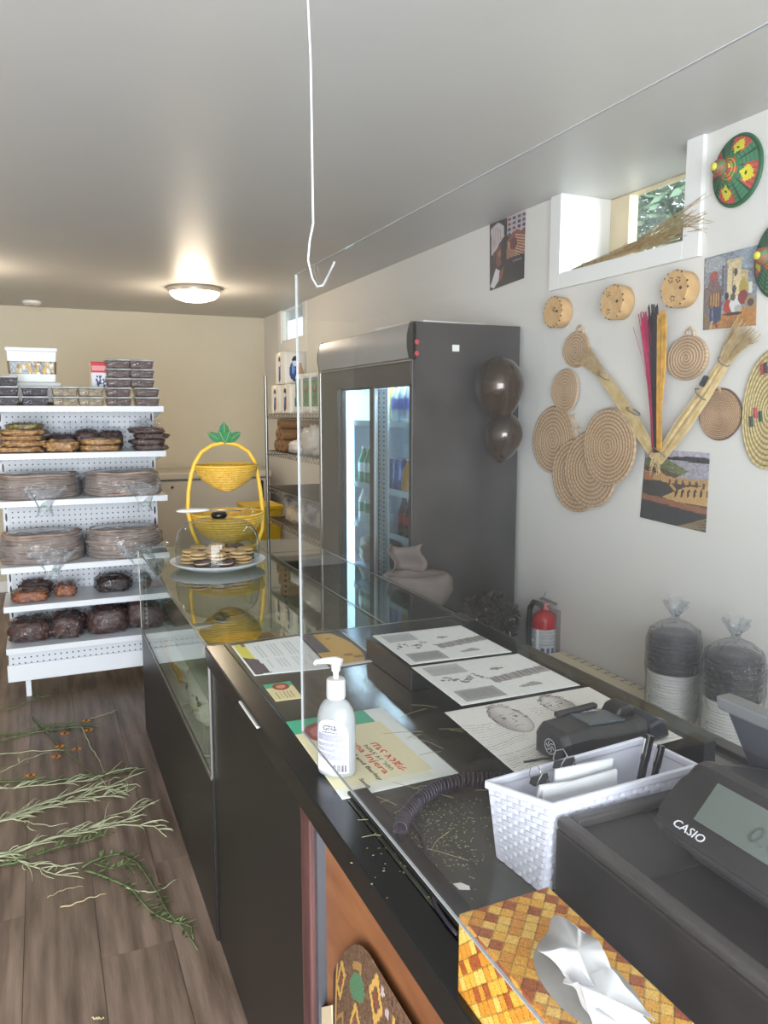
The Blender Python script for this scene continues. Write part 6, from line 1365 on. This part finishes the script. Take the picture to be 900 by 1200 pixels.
for k in range(40): y = y1_-.08-rr.uniform(0, .12); z = ztop-.07-rr.uniform(0, .05); mb.tube([(.424, y, z), (.418, y+rr.uniform(-.02, .02), z-.05), (.421, y+rr.uniform(-.03, .03), z-rr.uniform(.08, .2))], .0005, 3)
tag(mb.build('loose_threads', mat('thread_pale', (206, 198, 184), .8), t), kind='stuff')
o = MB().prism([PX(x, y, .44) for x, y in ((363, 1183), (388, 1178), (392, 1240), (366, 1245))], (.004, 0, 0)).build('paper_bag', mat('bag_cream', (196, 176, 146), .7, var=.1), loc=PX(375, 1200, .44), bevel=.001); tag(o, 'cream paper bag edge beside the embroidered cushion', 'bag')

# ------------------------------------------------------------------ cut grass and flowers on the floor
M_g1 = mat('stalk_pale', (168, 172, 138), .7, var=.15, vscale=20); M_g2 = mat('stalk_green', (96, 112, 70), .7, var=.25, vscale=20); M_g3 = mat('stalk_straw', (176, 160, 120), .7); M_fo = mat('flower_orange', (206, 128, 30), .6, var=.2, vscale=80); M_fc = mat('flower_centre', (80, 52, 24), .7)
def fpt(x, y, z=.004): return PZ(x, y, z)
def stalk(label, pts, m, r, leaves, seed, flowers=(), side=0):
    rr = random.Random(seed); P = [fpt(x, y, .004+.004*rr.random()) for x, y in pts]
    t = thing('grass_stalk', label, 'grass', (P[0].x, P[0].y, 0), 'cut grass stalks on the floor')
    pts_, L = resample(P, 24); pts_ = [q+Vector((rr.uniform(-.002, .002), rr.uniform(-.002, .002), .002*math.sin(i))) for i, q in enumerate(pts_)]
    for q in pts_: q.z = max(q.z, .0035)
    MB().tube(pts_, [r*(1-.55*i/23) for i in range(24)], 6).build('stem', m, t, smooth=True)
    if leaves:
        mb = MB()
        for k in range(leaves):
            i = rr.randrange(2, 22); c = pts_[i]; d = (pts_[i+1]-pts_[i-1]).normalized(); sd = d.cross(Vector((0, 0, 1))).normalized()*rr.choice((-1, 1))*rr.uniform(.5, 1.3)
            ln = rr.uniform(.018, .042)*(2.2 if side else 1); w = rr.uniform(.003, .006); q = (d*rr.uniform(.4, 1.2)+sd).normalized(); n_ = q.cross(Vector((0, 0, 1))).normalized()*w; h = Vector((0, 0, rr.uniform(.002, .016)))
            if side:
                ln *= rr.uniform(.8, 1.6); q = (d*rr.uniform(1.2, 2.6)+sd).normalized(); bend = sd*rr.uniform(-.02, .035); mb.tube([c, c+q*ln*.4+bend*.5+h*.8, c+q*ln*.75+bend*.3+h, c+q*ln-bend*.4+h*.3], [.0022, .0022, .0018, .0006], 4)
            else: mb.add([c, c+q*ln*.45+n_+h*.6, c+q*ln+h, c+q*ln*.45-n_+h*.6], [(0,1,2,3)])
        mb.build('leaves', m if m is not M_g1 else M_g1, t)
    for (x, y) in flowers:
        c = fpt(x, y, .016); mb = MB(); n = 9
        for k in range(n):
            a = 2*PI*k/n; b = a+.28; mb.add([c, c+Vector((.014*math.cos(a-.28), .014*math.sin(a-.28), .004)), c+Vector((.026*math.cos(a), .026*math.sin(a), .001)), c+Vector((.014*math.cos(b), .014*math.sin(b), .004))], [(0,1,2,3)])
        f = mb.build('flower', M_fo, t); MB().blob(c+Vector((0, 0, .003)), .007, .007, .006, 8, 6).build('flower_centre', M_fc, f, smooth=True)
        MB().tube([c, min(pts_, key=lambda q: (q-c).length)], .0012, 4).build('flower_stem', M_g2, t)
stalk('leafy green stalk farthest from the camera under the gondola shelf', [(-30, 842), (0, 833), (20, 828), (45, 818), (60, 815)], M_g2, .004, 24, 1)
stalk('leafy stalk at the left with orange flowers, upper one', [(-40, 880), (0, 868), (40, 858), (85, 852), (110, 853)], M_g2, .004, 40, 2, [(76, 860), (101, 845)])
stalk('pale bare stalk crossing the orange flowers', [(-30, 886), (0, 884), (40, 880), (75, 879)], M_g1, .003, 4, 3, [(70, 875), (90, 878), (66, 887)])
stalk('thin pale stalk running down to the left edge below the flowers', [(-20, 912), (5, 903), (30, 890), (60, 880)], M_g1, .0025, 3, 4, [(104, 856)])
stalk('straight green stalk pointing at the flowers from upper left', [(38, 840), (55, 858), (80, 883), (105, 905), (118, 915)], M_g2, .004, 4, 5)
stalk('short pale stalk right of the flowers', [(96, 852), (106, 875), (116, 890), (122, 905)], M_g1, .004, 2, 6)
stalk('thin straw lying across near the top right of the floor', [(106, 842), (120, 838), (138, 832)], M_g3, .002, 0, 7)
stalk('long leafy green stalk across the floor at mid height', [(-30, 918), (10, 915), (50, 915), (90, 912), (120, 908), (150, 903), (170, 900)], M_g2, .004, 60, 8, [(36, 909)])
stalk('thick pale grass bundle stalk, upper strand', [(-30, 972), (0, 962), (40, 945), (80, 930), (115, 922), (150, 930), (148, 920)], M_g1, .006, 26, 9, side=1)
stalk('thick pale grass bundle stalk, middle strand', [(-30, 975), (5, 960), (45, 948), (95, 935), (130, 920), (160, 908), (172, 903)], M_g1, .005, 26, 10, side=1)
stalk('thick pale grass bundle stalk, lower strand', [(-20, 968), (20, 957), (60, 944), (100, 936), (140, 932)], M_g1, .005, 22, 11, side=1)
stalk('long pale grass stalk reaching the counter base, upper', [(-30, 1008), (0, 1004), (40, 990), (80, 976), (120, 968), (150, 960), (178, 940)], M_g1, .006, 24, 12, side=1)
stalk('long pale grass stalk reaching the counter base, lower', [(-25, 1004), (20, 998), (60, 982), (105, 974), (145, 966), (180, 968), (195, 980)], M_g1, .005, 24, 13, side=1)
stalk('leafy dark green stalk below the long pale grass', [(-20, 1018), (20, 1010), (60, 995), (100, 985), (135, 975)], M_g2, .004, 70, 14)
stalk('curving pale grass leaf ending near the middle of the floor', [(-20, 1008), (20, 1008), (45, 1018), (70, 1026), (92, 1022)], M_g1, .004, 8, 15, side=1)
stalk('bushy green stalk curving down along the counter base', [(97, 1016), (110, 1008), (140, 1000), (160, 1010), (175, 1030), (195, 1065), (215, 1090), (232, 1112)], M_g2, .004, 90, 16)
stalk('second bushy green stalk crossing to the counter base', [(100, 1020), (130, 1030), (155, 1042), (175, 1068), (200, 1080), (224, 1085), (226, 1100)], M_g2, .0045, 60, 17)
stalk('short pale blade lying beside the bushy green stalks', [(147, 1040), (165, 1045), (185, 1045), (207, 1030)], M_g1, .003, 0, 18)
stalk('dry tan blade on the open floor below the grass', [(71, 1063), (85, 1060), (105, 1052), (124, 1047)], M_g3, .003, 0, 19)
stalk('thin dry blade left of the tan blade on the floor', [(55, 1052), (75, 1042), (97, 1038)], M_g3, .0016, 0, 20)
stalk('tiny straw on the floor at the bottom edge', [(108, 1193), (122, 1193)], M_g3, .002, 0, 21)
stalk('faint green stalk lying just above the straight green stalk', [(-20, 862), (20, 860), (60, 850), (95, 848), (118, 852)], M_g2, .003, 40, 31)
stalk('thin leafy stalk between the flowers and the pale bundle', [(-20, 925), (30, 922), (70, 918), (110, 914), (140, 900)], M_g1, .003, 16, 32, side=1)
stalk('pale curved blade springing from the upper pale bundle', [(118, 912), (128, 925), (148, 932), (150, 924), (140, 915)], M_g1, .003, 0, 33)
stalk('pale looping blade under the upper pale bundle', [(10, 958), (40, 965), (62, 968), (80, 964)], M_g1, .0028, 3, 34, side=1)
stalk('thin pale blade rising from the long grass to the counter base', [(100, 975), (130, 955), (160, 948), (180, 935)], M_g1, .003, 6, 35, side=1)
stalk('small green sprig beside the bushy stalk on the floor', [(110, 1012), (130, 1018), (148, 1012), (158, 1022)], M_g2, .003, 40, 36)
stalk('thin pale blade curling left below the long pale grass', [(10, 1000), (30, 1012), (60, 1012), (84, 1018)], M_g1, .003, 4, 37, side=1)
